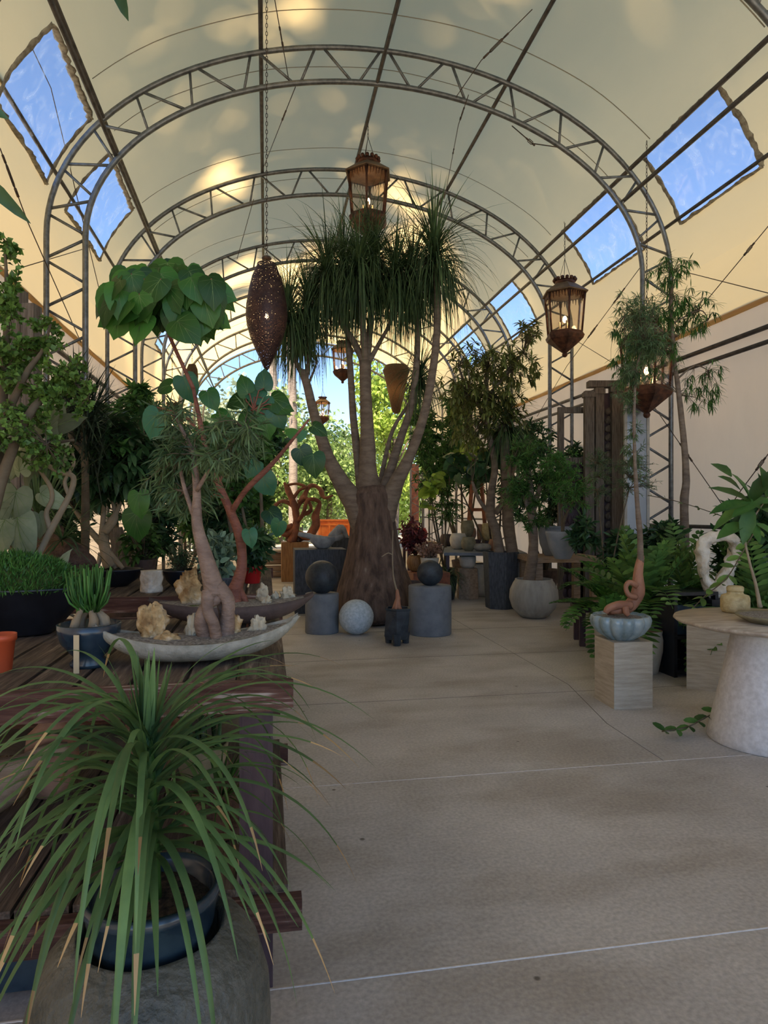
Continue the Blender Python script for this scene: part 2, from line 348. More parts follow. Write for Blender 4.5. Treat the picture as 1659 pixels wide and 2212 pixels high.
# fabric cover: openings for clear panels between angles
WR=(math.radians(13.5),math.radians(33.2)); WL=(math.radians(148.6),math.radians(167))
WINR=[(3.9,5.5),(7.2,8.86),(9.8,11.47),(14.05,15.7),(17.4,19.0)]; WINL=[(4.0,5.7),(7.4,9.16),(9.95,11.8),(14.1,15.8),(17.4,19.0)]
FA,FB=4.55,3.02
def sag(phi,Y,edge=1):
    # cloth pulls in between the trusses and wrinkles a little
    k=(Y-5.8)/3.3; t=k-math.floor(k); w=math.sin(PI*t)**1.2
    edge=min(1,abs(math.sin(phi))/.2)
    return edge*(.05*w+.022*noise.noise(V((phi*4,Y*.9,0)))+.012*noise.noise(V((phi*3,Y*5,3)))+.012*noise.noise(V((phi*1.5,Y*2.2,9))))
def fpt(phi,Y,off=0):
    s_=sag(phi,Y)-off; p=ell(phi,FA-s_,FB-s_); return V((p.x,Y,p.z))
import bisect
phis=sorted(set([round(math.radians(180*i/72),5) for i in range(73)]+[round(x,5) for x in WR+WL]))
ys=[Y0+.2*i for i in range(int((Y1-Y0)/.2)+1)]+[Y1]
for a,b in WINR+WINL: ys+=[a,b]
ys=sorted(set(round(y,4) for y in ys))
def inwin(ph,y):
    if WR[0]<ph<WR[1]: return any(a<y<b for a,b in WINR)
    if WL[0]<ph<WL[1]: return any(a<y<b for a,b in WINL)
    return False
def sheet(name,mt,cond,off=0):
    m=MB(); idx={}
    def vid(i,j):
        if (i,j) not in idx: idx[(i,j)]=len(m.v); m.v.append(fpt(phis[i],ys[j],off))
        return idx[(i,j)]
    for i in range(len(phis)-1):
        for j in range(len(ys)-1):
            ph=(phis[i]+phis[i+1])/2; y=(ys[j]+ys[j+1])/2
            if cond(ph,y): m.face((vid(i,j),vid(i+1,j),vid(i+1,j+1),vid(i,j+1)))
    return m.build(name,mt)
struct(sheet('ceiling','fabric',lambda p,y: not inwin(p,y)))
k=1
for W_,WW in((WR,WINR),(WL,WINL)):
    for a,b in WW:
        o=sheet('window_%d'%k,'vinyl',lambda p,y:W_[0]<p<W_[1] and a<y<b)
        struct(o); k+=1
        hm=MB()                # stitched hem round the clear panel
        def edge(pts): hm.tube(smooth(pts,3),.042,6,flat=.25,bump=.9,bf=11)
        nn=10
        for yy in(a,b): edge([fpt(W_[0]+(W_[1]-W_[0])*i/nn,yy,-.012) for i in range(nn+1)])
        for ph in W_: edge([fpt(ph,a+(b-a)*i/nn,-.012) for i in range(nn+1)])
        h=hm.build('window_frame','hem',None,(0,0,0)); h.parent=o
def wall(side,X,zt):
    m=MB(); ny=150; nz=26; 
    for j in range(ny+1):
        y=Y0+(Y1-Y0)*j/ny
        for i in range(nz+1):
            z=zt*i/nz
            fold=.045*noise.noise(V((X,y*1.3,z*.25)))+.02*noise.noise(V((X,y*4,z*.3)))
            if 3.4<z<4.25: fold+=.03
            e=1
            m.v.append(V((X+(fold*e if X<0 else -fold*e)-( 0 if i<nz else 0),y,z)))
    for j in range(ny):
        for i in range(nz):
            q=j*(nz+1)+i; m.face((q,q+1,q+nz+2,q+nz+1))
    return m
def valance(X,i):
    m=MB(); sg=-1 if X>CX else 1; ny=200; nz=10
    for j in range(ny+1):
        y=Y0+(Y1-Y0)*j/ny
        for k in range(nz+1):
            z=5.0-.92*k/nz; m.v.append(V((X+sg*(.05*k/nz+.03*noise.noise(V((y*2,z,X)))*k/nz+(.02 if k==nz else 0)),y,z)))
    for j in range(ny):
        for k in range(nz): q=j*(nz+1)+k; m.face((q,q+1,q+nz+2,q+nz+1))
    m.tube([V((X+sg*.06,Y0+(Y1-Y0)*j/60,4.09+.02*noise.noise(V((j*.7,X,0))))) for j in range(61)],.035,7)
    struct(m.build('trim_%d'%i,'fabric'))
valance(CX+FA,90); valance(CX-FA,91)
struct(wall('right',CX+FA,4.14).build('wall_right','curtain')); struct(wall('left',CX-FA,4.14).build('wall_left','curtain'))
for y in (8.55,9.65,11.85,12.95,15.1,16.3,18.5,19.5,6.35,5.25,21.8,22.8):
    m=MB(); m.tube([fpt(math.radians(35+110*i/40),y,-.004) for i in range(41)],.009,4,flat=.6); struct(m.build('trim_%d'%n_tr,'seam')); n_tr+=1
# trusses
def arch_path(a,b,Y,zb=0):
    P=[V((CX-a,Y,zb)),V((CX-a,Y,2.5))]+[V((CX+a*math.cos(PI-PI*i/56),Y,5+b*math.sin(PI*i/56))) for i in range(57)]+[V((CX+a,Y,2.5)),V((CX+a,Y,zb))]
    return P
OA,OB,IA,IB=4.40,2.89,3.93,2.42
def truss(Y,label):
    t=thing('arched_truss',label,'truss',(CX,Y,0),'arched lattice trusses of the shelter')
    MB().tube(arch_path(OA,OB,Y),.036,10).build('outer_chord','steel',t)
    MB().tube(arch_path(IA,IB,Y),.038,10).build('inner_chord','steel',t)
    def st(a,b): MB().tube([a,b],.019,6).build('strut','steel',t)
    for sd in(-1,1):
        n=8; h=5.0/n
        for i in range(n):
            z=h*i; o=CX+sd*OA; n_=CX+sd*IA
            st(V((n_,Y,z+.03)),V((o,Y,z+h*.47))); st(V((o,Y,z+h*.53)),V((n_,Y,z+h-.03)))
    n=15
    for i in range(n):
        p0=PI*i/n; p1=PI*(i+1)/n; pm=(p0+p1)/2; e=.012
        def I(p): return V((CX+IA*math.cos(p),Y,5+IB*math.sin(p)))
        def O(p): return V((CX+OA*math.cos(p),Y,5+OB*math.sin(p)))
        st(I(p0+e),O(pm-e)); st(O(pm+e),I(p1-e))
    return t
def copy_tree(o,loc):
    c=o.copy(); COL.objects.link(c); c.location=loc
    for ch in o.children:
        d=ch.copy(); COL.objects.link(d); d.parent=c
    ORG[c.name]=V(loc); return c
names=['galvanised arched lattice truss nearest the camera, only its upper corners in view','galvanised arched lattice truss, the first whole arch, its posts beside the round-leaf tree','galvanised arched lattice truss, second whole arch, just behind the centre lantern','galvanised arched lattice truss, third whole arch, behind the tall ponytail palm heads','galvanised arched lattice truss, fourth whole arch, mid-way to the open end','galvanised arched lattice truss, the last but one before the open end','galvanised arched lattice truss, the farthest one framing the open end']
t0=truss(TR[0],names[0])
for y,l in zip(TR[1:],names[1:]):
    c=copy_tree(t0,(CX,y,0)); c['label']=l
# purlins
def purlin(x,z,r,label,ya=Y0,yb=Y1):
    m=MB(); m.tube([(x,ya,z),(x,(ya+yb)/2,z-.01),(x,yb,z)],r,8); tag(m.build('roof_pipe','pipe',origin=(x,ya,z)),label,'pipe','long roof pipes')
def zin(x,off=0): return 5+(OB-off)*math.sqrt(max(0,1-((x-CX)/(OA-off))**2))
purlin(-2.08,zin(-2.08)+.02,.028,'long dull steel roof pipe along the upper left corner, outer one of the pair')
purlin(-1.93,zin(-1.93,.42),.028,'long dull steel roof pipe along the upper left corner, inner one of the pair')
purlin(-.07,zin(-.07)+.05,.03,'long dull steel roof pipe left of centre, above the perforated lantern')
purlin(1.65,zin(1.65)+.05,.032,'long dull steel roof pipe along the ridge, above the centre lantern, outer one',)
purlin(1.52,zin(1.6,.46),.02,'thin dull steel roof pipe under the ridge, inner one of the pair')
purlin(3.44,zin(3.44)+.05,.03,'long dull steel roof pipe right of the ridge, crossing bare fabric')
purlin(5.34,zin(5.34)+.02,.032,'long dull steel roof pipe above the clear panels at the right')
purlin(5.26,zin(5.26,.36),.03,'long dull steel roof pipe below the panel-top pipe at the right')
purlin(-2.70,5.88,.026,'long steel pipe crossing the clear panels at the left')
purlin(5.98,5.78,.026,'long steel pipe crossing the clear panels at the right')
purlin(6.08,3.74,.034,'steel side rail along the right wall at lantern height, upper of two')
purlin(5.98,3.52,.03,'steel side rail along the right wall, lower and inner of two')
purlin(-2.84,3.7,.036,'steel side rail along the left wall behind the plants')
purlin(6.05,1.25,.028,'low steel rail along the right wall behind the coral-like stone')
# wires
def wire(P,label,r=.006,knots=()):
    P=[V(p) for p in P]; t=thing('guy_wire',label,'wire',P[0],'guy wires and turnbuckles')
    MB().tube(P,r,5).build('cable','wire',t)
    for f,g in knots:
        i=int(f); a,b=P[i],P[i+1]; q=a.lerp(b,f-i); d=(b-a).normalized(); m=MB()
        for s_ in(-1,1):
            u,w=frame(d); off=w*.018*s_; m.tube([q-d*g+w*0,q-d*g*.7+off,q+d*g*.7+off,q+d*g],.006,5)
        m.tube([q-d*g*1.6,q-d*g],.012,5); m.tube([q+d*g,q+d*g*1.7],.014,5)
        m.build('turnbuckle','wire',t)
def ZP(px,py,z): return D(px,py,(H-z)*F/(py-1106))
wire([ZP(590,-20,7.5),ZP(625,180,7.35)],'thin guy wire with turnbuckle running up out of the picture, left of the ridge',knots=[(.45,.09)])
wire([ZP(642,178,7.3),YP(565,372,12.4)],'thin guy wire from the first whole arch down to the second, left of centre',knots=[(.3,.1)])
wire([ZP(1150,20,7.6),ZP(1040,130,7.3),ZP(985,210,7.25)],'thin guy wire with turnbuckle crossing the pipe right of the ridge',knots=[(.7,.12)])
wire([ZP(1012,205,7.25),ZP(990,270,7.3),YP(960,430,12.4)],'thin guy wire hanging below the first whole arch right of centre',knots=[(.6,.1),(1.3,.05)])
wire([ZP(1106,272,7.0),D(1150,310,9.3),D(1205,318,9.4)],'short slack wire looped under the first whole arch at right',.008,knots=[(.9,.06)])
wire([XP(1675,470,5.95),XP(1480,705,5.95)],'guy wire with clamps at far right, sloping down across the wall',knots=[(.25,.06)])
wire([XP(1385,575,5.85),XP(1225,790,5.9),XP(1160,900,5.95)],'guy wire with turnbuckles sloping down beside the right hexagonal lantern',knots=[(.25,.12),(.6,.12)])
wire([XP(1450,580,6.0),XP(1675,637,6.0)],'guy wire running right from the post behind the feathery tree')
wire([XP(1235,730,6.0),XP(1350,800,6.0)],'short guy wire between the right lantern and the plant-covered lantern')
wire([XP(1400,860,5.9),XP(1560,1090,5.9)],'rusty guy wire with turnbuckle low on the right wall, sloping down to right',knots=[(.55,.12)])
wire([XP(1675,960,5.6),XP(1600,1060,5.6),XP(1500,1210,5.6)],'rusty guy wire low at far right, sloping down to left',knots=[(.4,.06)])
wire([XP(0,320,-2.5),XP(60,480,-2.5),XP(175,740,-2.5)],'guy wire with turnbuckle at the left edge sloping down to right',knots=[(.35,.14)])
wire([XP(20,0,-2.6),XP(110,190,-2.6),XP(213,620,-2.6)],'long guy wire crossing the nearest left clear panel')
wire([XP(190,535,-2.75),XP(40,580,-2.8)],'short guy wire from the left post out to the left wall')
wire([D(548,430,12),D(512,560,12.3)],'faint guy wire left of the perforated lantern')
# ---------------------------------------------------------------- lanterns
def chain(P0,P1,t,name='chain',s=.035):
    m=MB(); L=(P1-P0).length; n=max(3,int(L/s/1.4)); d=(P1-P0).normalized(); u,w=frame(d)
    for i in range(n):
        c=P0.lerp(P1,(i+.5)/n); a=u if i%2 else w; hl=L/n*.62
        m.tube([c-d*hl,c-d*hl*.5+a*s*.3,c+d*hl*.5+a*s*.3,c+d*hl],.004,4); m.tube([c-d*hl,c-d*hl*.5-a*s*.3,c+d*hl*.5-a*s*.3,c+d*hl],.004,4)
    return m.build(name,'wire',t)
def hexlantern(px,py,z,w,label,ztop,energy=6,rot=.3,gl=True):
    # py is the centre of the glazed body
    c=D(px,py,z); R=w/2; t=thing('hexagonal_lantern',label,'lantern',c-V((0,0,R*1.75)),'rusted hexagonal hanging lanterns')
    def ring(r,zz): return [V((c.x+r*math.cos(rot+PI*k/3),c.y+r*math.sin(rot+PI*k/3),c.z+zz)) for k in range(6)]
    def hexl(prof,name,mt,close=True):
        m=MB(); m.lathe(c,prof,6,rz=rot,close=close); return m.build(name,mt,t,smooth=False)
    hexl([(R*1.0,.95*R),(R*1.02,.99*R),(R*.42,1.42*R),(R*.40,1.40*R),(R*.95,.93*R)],'roof','lroof')
    m=MB(); m.lathe(c,[(R*.42,1.40*R),(R*.42,1.56*R),(R*.3,1.6*R)],18)
    for k in range(14):
        a=2*PI*k/14; m.ball((c.x+R*.44*math.cos(a),c.y+R*.44*math.sin(a),c.z+R*1.6),R*.085,n=8)
    m.build('crown','rust',t)
    m=MB(); tp=ring(R*.88,.95*R); bt=ring(R*.74,-.72*R)
    for k in range(6): m.tube([tp[k],bt[k]],R*.045,5)
    for rg,rr in((tp,.04),(bt,.05)): m.tube(rg+[rg[0]],R*rr,5,cap=False)
    fr_=m.build('frame','rust',t)
    # pierced valance under the roof and round the base
    m=MB()
    for k in range(6):
        a,b=tp[k],tp[(k+1)%6]
        for i in range(7):
            q=a.lerp(b,(i+.5)/7); dd=R*(.30 if i in(0,6) else .2+.08*(i%2)); q2=q-V((0,0,dd*.5)); m.tube([q,q-V((0,0,dd))],[R*.075,R*.02],5,flat=.3)
    va=m.build('valance','rust',t); va.parent=fr_
    hexl([(R*.76,-.72*R),(R*.86,-.86*R),(R*.80,-1.0*R),(R*.16,-1.5*R),(R*.10,-1.55*R)],'base','rust')
    MB().ball(c-V((0,0,R*1.62)),R*.12,n=12).build('finial','rust',t)
    if gl:
        m=MB(); i1=ring(R*.85,.9*R); i2=ring(R*.71,-.7*R)
        for k in range(6):
            b=len(m.v); m.v+=[i1[k],i1[(k+1)%6],i2[(k+1)%6],i2[k]]; m.face((b,b+1,b+2,b+3))
        m.build('glass','glass',t,smooth=False).parent=fr_
    m=MB()
    for k in range(3):
        a=2*PI*k/3+.4; q=c+V((R*.22*math.cos(a),R*.22*math.sin(a),-.45*R)); m.tube([c-V((0,0,.7*R)),q,q+V((0,0,.25*R))],R*.04,6)
    cn_=m.build('candle','candle',t)
    MB().ball(c+V((0,0,-.1*R)),(R*.09,R*.09,R*.15),n=10).build('bulb','bulb',t).parent=cn_
    top=V((c.x,c.y,ztop)); cr=c+V((0,0,R*1.62)); mid=cr+V((0,0,R*.9))
    m=MB()
    for k in range(3):
        a=2*PI*k/3; m.tube([cr+V((R*.3*math.cos(a),R*.3*math.sin(a),0)),mid],.005,4)
    m.build('hanger','wire',t); chain(mid,top,t)
    if energy: lamp(c+V((0,0,-.05)),energy,t)
def lamp(p,e,t):
    l=bpy.data.lights.new('lamp_glow','POINT'); l.energy=e; l.color=(1,.6,.3); l.shadow_soft_size=.04
    o=bpy.data.objects.new('lamp_glow',l); COL.objects.link(o); o.parent=t; o.location=V(p)-ORG[t.name]
hexlantern(795,430,10.8,.80,'large rusted hexagonal lantern hanging in the centre above the ponytail palm',7.85)
hexlantern(1220,685,12.0,.84,'rusted hexagonal lantern on a chain against the right wall, in the clear',6.72)
hexlantern(1397,795,9.4,.82,'rusted hexagonal lantern half covered by trailing feathery foliage at right',6.72)
hexlantern(740,782,14.4,.54,'hexagonal lantern seen between the palm trunks against blue sky',7.85,8)
hexlantern(697,888,19.4,.50,'small distant hexagonal lantern left of the palm trunks, against green trees',7.85,8)
hexlantern(372,912,14.7,.52,'hexagonal lantern low at left, behind the willowy bonsai foliage',6.7,0)
hexlantern(981,900,19.0,.5,'hexagonal lantern at right of the palm, nearly hidden by olive-yellow foliage',6.7,0)
def pendant(px,py,z,w,h,label,ztop,mt,prof,capx=True,energy=6,bulb=True):
    c=D(px,py,z); t=thing('pendant_lantern',label,'lantern',c-V((0,0,h/2)))
    m=MB(); m.lathe(c,[(r*w/2,(zz-.5)*h) for r,zz in prof],40,close=False); m.build('shade',mt,t)
    m=MB(); r0=prof[-1][0]*w/2
    m.tube([c+V((r0*math.cos(2*PI*k/24),r0*math.sin(2*PI*k/24),h/2)) for k in range(25)],.006,5,cap=False); m.build('rim','wire',t)
    if capx:
        m=MB(); m.lathe(c+V((0,0,h/2+.06)),[(.055,0),(.06,.012),(.045,.03),(.012,.045)],20); m.build('ceiling_cap','wire',t)
    m=MB(); m.ball(c+V((0,0,.02)),(.022,.022,.035),n=10)
    if bulb: m.build('bulb','bulb',t)
    MB().tube([c+V((0,0,.05)),c+V((0,0,h/2+.09))],.005,4).build('cord','wire',t)
    chain(c+V((0,0,h/2+.09)),V((c.x,c.y,ztop)),t)
    if energy: lamp(c,energy,t)
pendant(576,686,8.0,.50,1.29,'tall perforated dark metal pendant lantern tapering to a point, left of the palm',7.75,'perf',[(.03,0),(.14,.03),(.30,.10),(.52,.19),(.78,.31),(.94,.42),(1,.52),(.97,.62),(.85,.76),(.7,.88),(.5,.97),(.44,1)],True,2.5)
pendant(856,842,15.0,.62,1.08,'woven rattan pendant lantern tapering downward, behind the right palm trunks',7.7,'woven',[(.15,0),(.32,.06),(.5,.3),(.68,.55),(.88,.8),(1,.9),(.8,1)],False,5)
pendant(415,812,15.0,.27,.5,'small woven barrel pendant lantern at left above the willowy bonsai',7.0,'woven',[(.7,0),(.95,.2),(1,.5),(.9,.8),(.6,1)],False,0,False)
# ---------------------------------------------------------------- foliage generators
def rdir(r,up=0):
    while True:
        v=V((r.uniform(-1,1),r.uniform(-1,1),r.uniform(-1,1)))
        if .05<v.length<1: v.normalize(); v.z+=up; return v.normalized()
def inell(r,c,R,pw=.45):
    d=rdir(r); k=r.random()**pw; return V((c.x+d.x*R[0]*k,c.y+d.y*R[1]*k,c.z+d.z*R[2]*k))
def E(px,py,z,rx,ry,dz=None): a=S(rx,z); b=S(ry,z); return (D(px,py,z),(a,dz or min(a,b)*1.0,b))
def foliage(seed,anchors,ells,mt_leaf,mt_twig,t,style,n,per,ll,lw,droop=.0,rt=.004,leafname='foliage',twigname='branches',cover=.6,ratio=.45):
    r=random.Random(seed); Wd=MB(); Lf=MB(); n=[int(v*1.5) for v in (n if isinstance(n,(list,tuple)) else [n]*len(ells))]; lw=lw*1.12
    for (c,R),nn in zip(ells,n if isinstance(n,(list,tuple)) else [n]*len(ells)):
        for i in range(nn):
            q=inell(r,c,R,ratio); a=min(anchors,key=lambda x:(x-q).length*(1+.3*r.random()))
            mid=a.lerp(q,.5)+V((r.uniform(-.1,.1),r.uniform(-.1,.1),r.uniform(0,.15)))*(q-a).length
            P=[a,a.lerp(mid,.5)+rdir(r)*.02*(q-a).length,mid,mid.lerp(q,.5)+rdir(r)*.03*(q-a).length,q]
            Wd.tube(P,[rt*1.6,rt*1.3,rt,rt*.8,rt*.5],3,cap=False)
            ax=(q-mid).normalized()
            if style=='whorl':
                for j in range(per):
                    an=2*PI*j/per+r.random()*.4; u,w=frame((ax+V((0,0,.5))).normalized()); d=(u*math.cos(an)+w*math.sin(an)+ax*r.uniform(.0,.8)+V((0,0,-droop))).normalized()
                    Lf.blade(q,d,V((0,0,1)),ll*r.uniform(.7,1.2),lw*r.uniform(.8,1.2),bend=.25)
            elif style=='heart':
                for j in range(per):
                    d=(rdir(r)+V((0,0,-droop))).normalized(); nn_=rdir(r,1.0); p=q+rdir(r)*ll*.5; Wd.tube([q,p],rt*.5,3,cap=False); Lf.heart(p,d,nn_,ll*r.uniform(.7,1.2))
            else:
                for j in range(per):
                    f=1-cover*r.random(); k=min(3,int(f*4)); p=P[k].lerp(P[k+1],f*4-k)
                    d=(rdir(r)+ax*.6+V((0,0,-droop))).normalized(); L=ll*r.uniform(.6,1.25)
                    if style=='tiny': Lf.diamond(p,d,L,lw*r.uniform(.7,1.2),r)
                    else: Lf.blade(p,d,rdir(r,.8),L,lw*r.uniform(.8,1.2),prof=((0,.1),(.35,.95),(.7,.75),(1,.02)),bend=.15+.3*droop)
    Wd.build(twigname,mt_twig,t); return Lf.build(leafname,mt_leaf,t)
def srad(R,k=3):
    out=[]
    for i in range(len(R)-1):
        for j in range(k): out.append(R[i]+(R[i+1]-R[i])*j/k)
    return out+[R[-1]]
def trunk(P,R,n=10,bump=.15,k=4,bf=9,mb=None):
    m=mb or MB(); m.tube(smooth(P,k),srad(R,k),n,bump=bump,bf=bf); return m
def pot(mb,c,prof,n=36,**k): return mb.lathe(c,prof,n,**k)
def shell(r,h,th=.08,rb=.6,belly=1.0,foot=0): 
    o=[(r*rb*.9,0),(r*rb,h*.03),(r*(rb+belly)/2*1.02,h*.3),(r*belly,h*.6),(r,h*.96),(r,h)]
    return o+[(r*(1-th),h),(r*(1-th),h*.9),(r*.3,h*.86),(.001,h*.86)]
# ---------------------------------------------------------------- foreground bench
FX,FY=.07,2.0; BZ=.94
def bench(name,x0,x1,y0,y1,zt,label,front='woodx',ns=8,shelf=True,legs=True,sz=.30):
    t=thing(name,label,'bench',((x0+x1)/2,(y0+y1)/2,0))
    w=(x1-x0)/ns
    for i in range(ns):
        MB().box((x0+w*(i+.5),(y0+y1)/2+.03,zt-.014),(w*.9,y1-y0-.06,.028)).build('slat','wood',t,smooth=False)
    for y in(y0+.02,y1-.02):
        MB().box(((x0+x1)/2,y,zt-.040),(x1-x0+.02,.042,.088)).build('apron',front,t,smooth=False)
    for x in (x0+.08,x1-.10):
        for y in (y0+.09,y1-.09):
            MB().box((x,y,(zt-.085)/2),(.10,.085,zt-.085)).build('leg','leg',t,smooth=False)
    if shelf:
        for y in (y0+.0,y1-.05): MB().box(((x0+x1)/2+.01,y,sz-.045),(x1-x0+.05,.05,.09)).build('shelf_beam',front,t,smooth=False)
        for i in range(ns): MB().box((x0+w*(i+.5),(y0+y1)/2,sz+.012),(w*.93,y1-y0-.05,.022)).build('shelf_slat','wood',t,smooth=False)
    return t
bench('slatted_bench',-1.95,FX,FY,3.35,BZ,'weathered wooden slatted bench with lower shelf, nearest at the left',ns=13)
bench('slatted_bench',-2.4,.05,4.12,6.1,BZ,'weathered wooden slatted bench in second row, holding black bowls and red pot',ns=14)
# urn and foreground ribbon plant
uc=D(330,2080,1.5); uc.z=0
u_=MB(); u_.lathe(uc,[(.15,0),(.19,.02),(.24,.14),(.26,.28),(.258,.37),(.235,.45),(.195,.50),(.165,.515),(.16,.52),(.15,.50),(.14,.42),(.001,.40)],56,bump=.03)
tag(u_.build('ceramic_urn','urn',origin=uc),'large weathered grey-glazed ceramic urn in the near left corner','urn')
pc=V((uc.x,uc.y,.43)); pp=thing('ribbon_leaf_plant','bright green strap-leaved plant arching from a dark pot set in the big urn','plant',pc)
MB().lathe(pc,[(.09,0),(.11,.02),(.135,.09),(.143,.15),(.15,.155),(.15,.175),(.138,.178),(.13,.165),(.125,.135),(.001,.135)],48).build('pot','tableblue',pp)
MB().lathe(pc,[(.126,.138),(.06,.146),(.001,.15)],24,close=False,bump=.2).build('soil','soil',pp)
st0=pc+V((0,0,.14)); st1=D(318,1585,1.5)
trunk([st0,st0.lerp(st1,.5),st1],[.022,.018,.012]).build('stem','mid',pp)
rr=random.Random(5); m=MB()
for i in range(165):
    f=(i/165)**.9; p=st0.lerp(st1,.12+.86*f)+V((rr.uniform(-.012,.012),rr.uniform(-.012,.012),0)); az=rr.random()*2*PI; el=math.radians(18+50*f*rr.uniform(.75,1.1))
    if i<24: el=math.radians(rr.uniform(68,89)); p=st1-V((0,0,.05))
    d=V((math.cos(az)*math.cos(el),math.sin(az)*math.cos(el),math.sin(el)))
    L=rr.uniform(.40,.64)*(1 if i>=24 else .40); m.ribbon(p,d,L,rr.uniform(.014,.023),rr.uniform(2.8,6.0) if i>=24 else rr.uniform(.2,1.4),18,fold=.35,tip=(3 if rr.random()<.4 and i>=24 else 0))
m.build('leaves',['ponyg','tip'],pp)
m=MB()
for i in range(26):
    f=rr.random(); p=st0.lerp(st1,.5+.5*f); az=rr.random()*2*PI; el=rr.uniform(.2,1.3)
    d=V((math.cos(az)*math.cos(el),math.sin(az)*math.cos(el),math.sin(el))); m.ribbon(p,d,rr.uniform(.45,.62),.003,rr.uniform(2,5),16)
m.build('thin_leaves','ponyg',pp)
# things stored on the lower shelf
sz=.325
def simple_pot(px,py,z,w,h,mt,label,name='plant_pot',prof=None,base=None,zb=None,n=40,**k):
    c=D(px,py,z); 
    if zb is not None: c.z=zb
    r=w/2; m=MB(); m.lathe(c,[(a*r,b*h) for a,b in (prof or [(.6,0),(.65,.03),(.9,.4),(1,.8),(1,.97),(1.03,.98),(1.03,1),(.9,1),(.88,.85),(.001,.83)])],n,**k)
    o=m.build(name,mt,origin=c); 
    return tag(o,label,'pot') , c
simple_pot(112,1640,2.65,.20,.30,'terra','clay jar lying under the nearest bench, dark open mouth',name='clay_jar',zb=sz,prof=[(.6,0),(.9,.2),(1,.5),(.9,.8),(.5,.93),(.5,1),(.4,1),(.4,.9),(.001,.6)])
m=MB(); q=D(-25,1680,2.45); q.z=sz+.10; m.tube(smooth([q+V((-.35,.1,.08)),q+V((-.15,0,.05)),q,q+V((.13,.02,.09)),q+V((.26,.06,.12))],5),srad([.07,.12,.10,.045,.02],5),16,bump=.6,bf=7)
tag(m.build('driftwood','palewood',origin=q),'golden brown driftwood piece stored under the nearest bench at far left','driftwood')
cpl=thing('cactus_pot','dark pot of small green cactus stems on the shelf under the nearest bench','plant',V((*D(435,1700,2.75).xy,sz)))
cc=ORG[cpl.name]; MB().lathe(cc,[(.07,0),(.10,.1),(.11,.16),(.1,.165),(.09,.14),(.001,.14)],28).build('pot','mosspot',cpl)
m=MB(); rr=random.Random(9)
for i in range(16):
    p=cc+V((rr.uniform(-.07,.07),rr.uniform(-.07,.07),.13)); m.tube([p,p+V((rr.uniform(-.02,.02),rr.uniform(-.02,.02),rr.uniform(.1,.22)))],[.012,.008],7)
m.build('stems','dark',cpl)
rp=thing('trailing_rock_plant','low grassy plant and mossy rock on the shelf behind the bench leg','plant',V((*D(475,1690,2.3).xy,sz)))
cc=ORG[rp.name]; MB().ball(cc+V((0,0,.09)),(.11,.09,.10),bump=.3,n=28).build('rock','caudex',rp)
m=MB()
for i in range(140):
    az=rr.random()*2*PI; p=cc+V((math.cos(az)*.05,math.sin(az)*.05,.15)); m.ribbon(p,V((math.cos(az),math.sin(az),rr.uniform(.3,2))),rr.uniform(.1,.22),.006,6,6)
m.build('leaves','mid',rp)
simple_pot(330,1720,2.9,.22,.2,'terra','low terracotta pot on the shelf behind the strap-leaved plant',zb=sz)
bx=MB(); q=D(30,2120,1.95); bx.box((q.x,2.45,.115),(.75,.6,.21)); tag(bx.build('storage_bin','tableblue',origin=(q.x,2.45,.01),smooth=False),'dark blue storage bin on the floor under the nearest bench','bin')
# ---------------------------------------------------------------- planters on the nearest bench
def boat(c,L,Wd,h,tip,rz,mtp,label,name,soilmt='gravel'):
    t=thing(name,label,'planter',c); R=Matrix.Rotation(rz,3,'Z'); m=MB(); n=40; rows=[]
    for i in range(n+1):
        u=-1+2*i/n; wx=(1-abs(u)**2.2)**.8 if abs(u)<1 else 0; zr=h+tip*abs(u)**2.2; zb=(h*.05+(zr-h*.05)*abs(u)**2.6)
        x=u*L/2; row=[]
        for k in range(13):
            a=PI*k/12; y=-math.cos(a)*wx*Wd/2; zz=zr-(zr-zb)*math.sin(a)**.7
            row.append(V((x,y,zz)))
        rows.append(row)
    b=0
    for row in rows:
        for p in row: m.v.append(c+R@p)
        for k in range(12,-1,-1):
            p=row[k]; m.v.append(c+R@V((p.x*.975,p.y*.92,max(p.z+.012,p.z) if 0<k<12 else p.z)))
    w=26
    for i in range(n):
        for k in range(w): k2=(k+1)%w; m.face((i*w+k,i*w+k2,(i+1)*w+k2,(i+1)*w+k))
    m.build('bowl',mtp,t)
    m=MB(); rings=6
    for i in range(31):
        u=-.86+1.72*i/30; wx=(1-abs(u)**2.2)**.8
        for k in range(9):
            y=(-1+2*k/8)*wx*Wd/2*.90; z=h*.985+tip*abs(u)**2.2*.8+.012*(1-u*u)*(1-(k/4-1)**2)+.004*noise.noise(V((u*9,y*40,0))); m.v.append(c+R@V((u*L/2,y,z)))
    for i in range(30):
        for k in range(8): q=i*9+k; m.face((q,q+9,q+10,q+1))
    m.build('gravel',soilmt,t); return t
def onR(c,rz,x,y,z): return V(c)+Matrix.Rotation(rz,3,'Z')@V((x,y,z))
gc=D(432,1440,2.26); gc.z=BZ+.003; grz=.12
boat(gc,.69,.24,.075,.062,grz,'concrete','grey stone boat-shaped bonsai planter at the front of the nearest bench','boat_planter')
def rock(c,r,label,mt='rock',seed=1,bump=.45,grp=None,ridge=.5,n=36):
    m=MB(); m.ball(V(c)+V((0,0,r[2]*.8)),r,bump=bump,bf=1.6,n=n,seed=seed,ridge=ridge); tag(m.build('ornamental_rock',mt,origin=c),label,'rock',grp)
gz=.070
rock(onR(gc,grz,-.155,.0,gz),(.048,.042,.075),'tall golden limestone rock at the left end of the grey boat planter',seed=3)
rock(onR(gc,grz,-.11,-.03,gz-.01),(.04,.03,.03),'low golden rock at the foot of the tall limestone in the grey planter',seed=8)
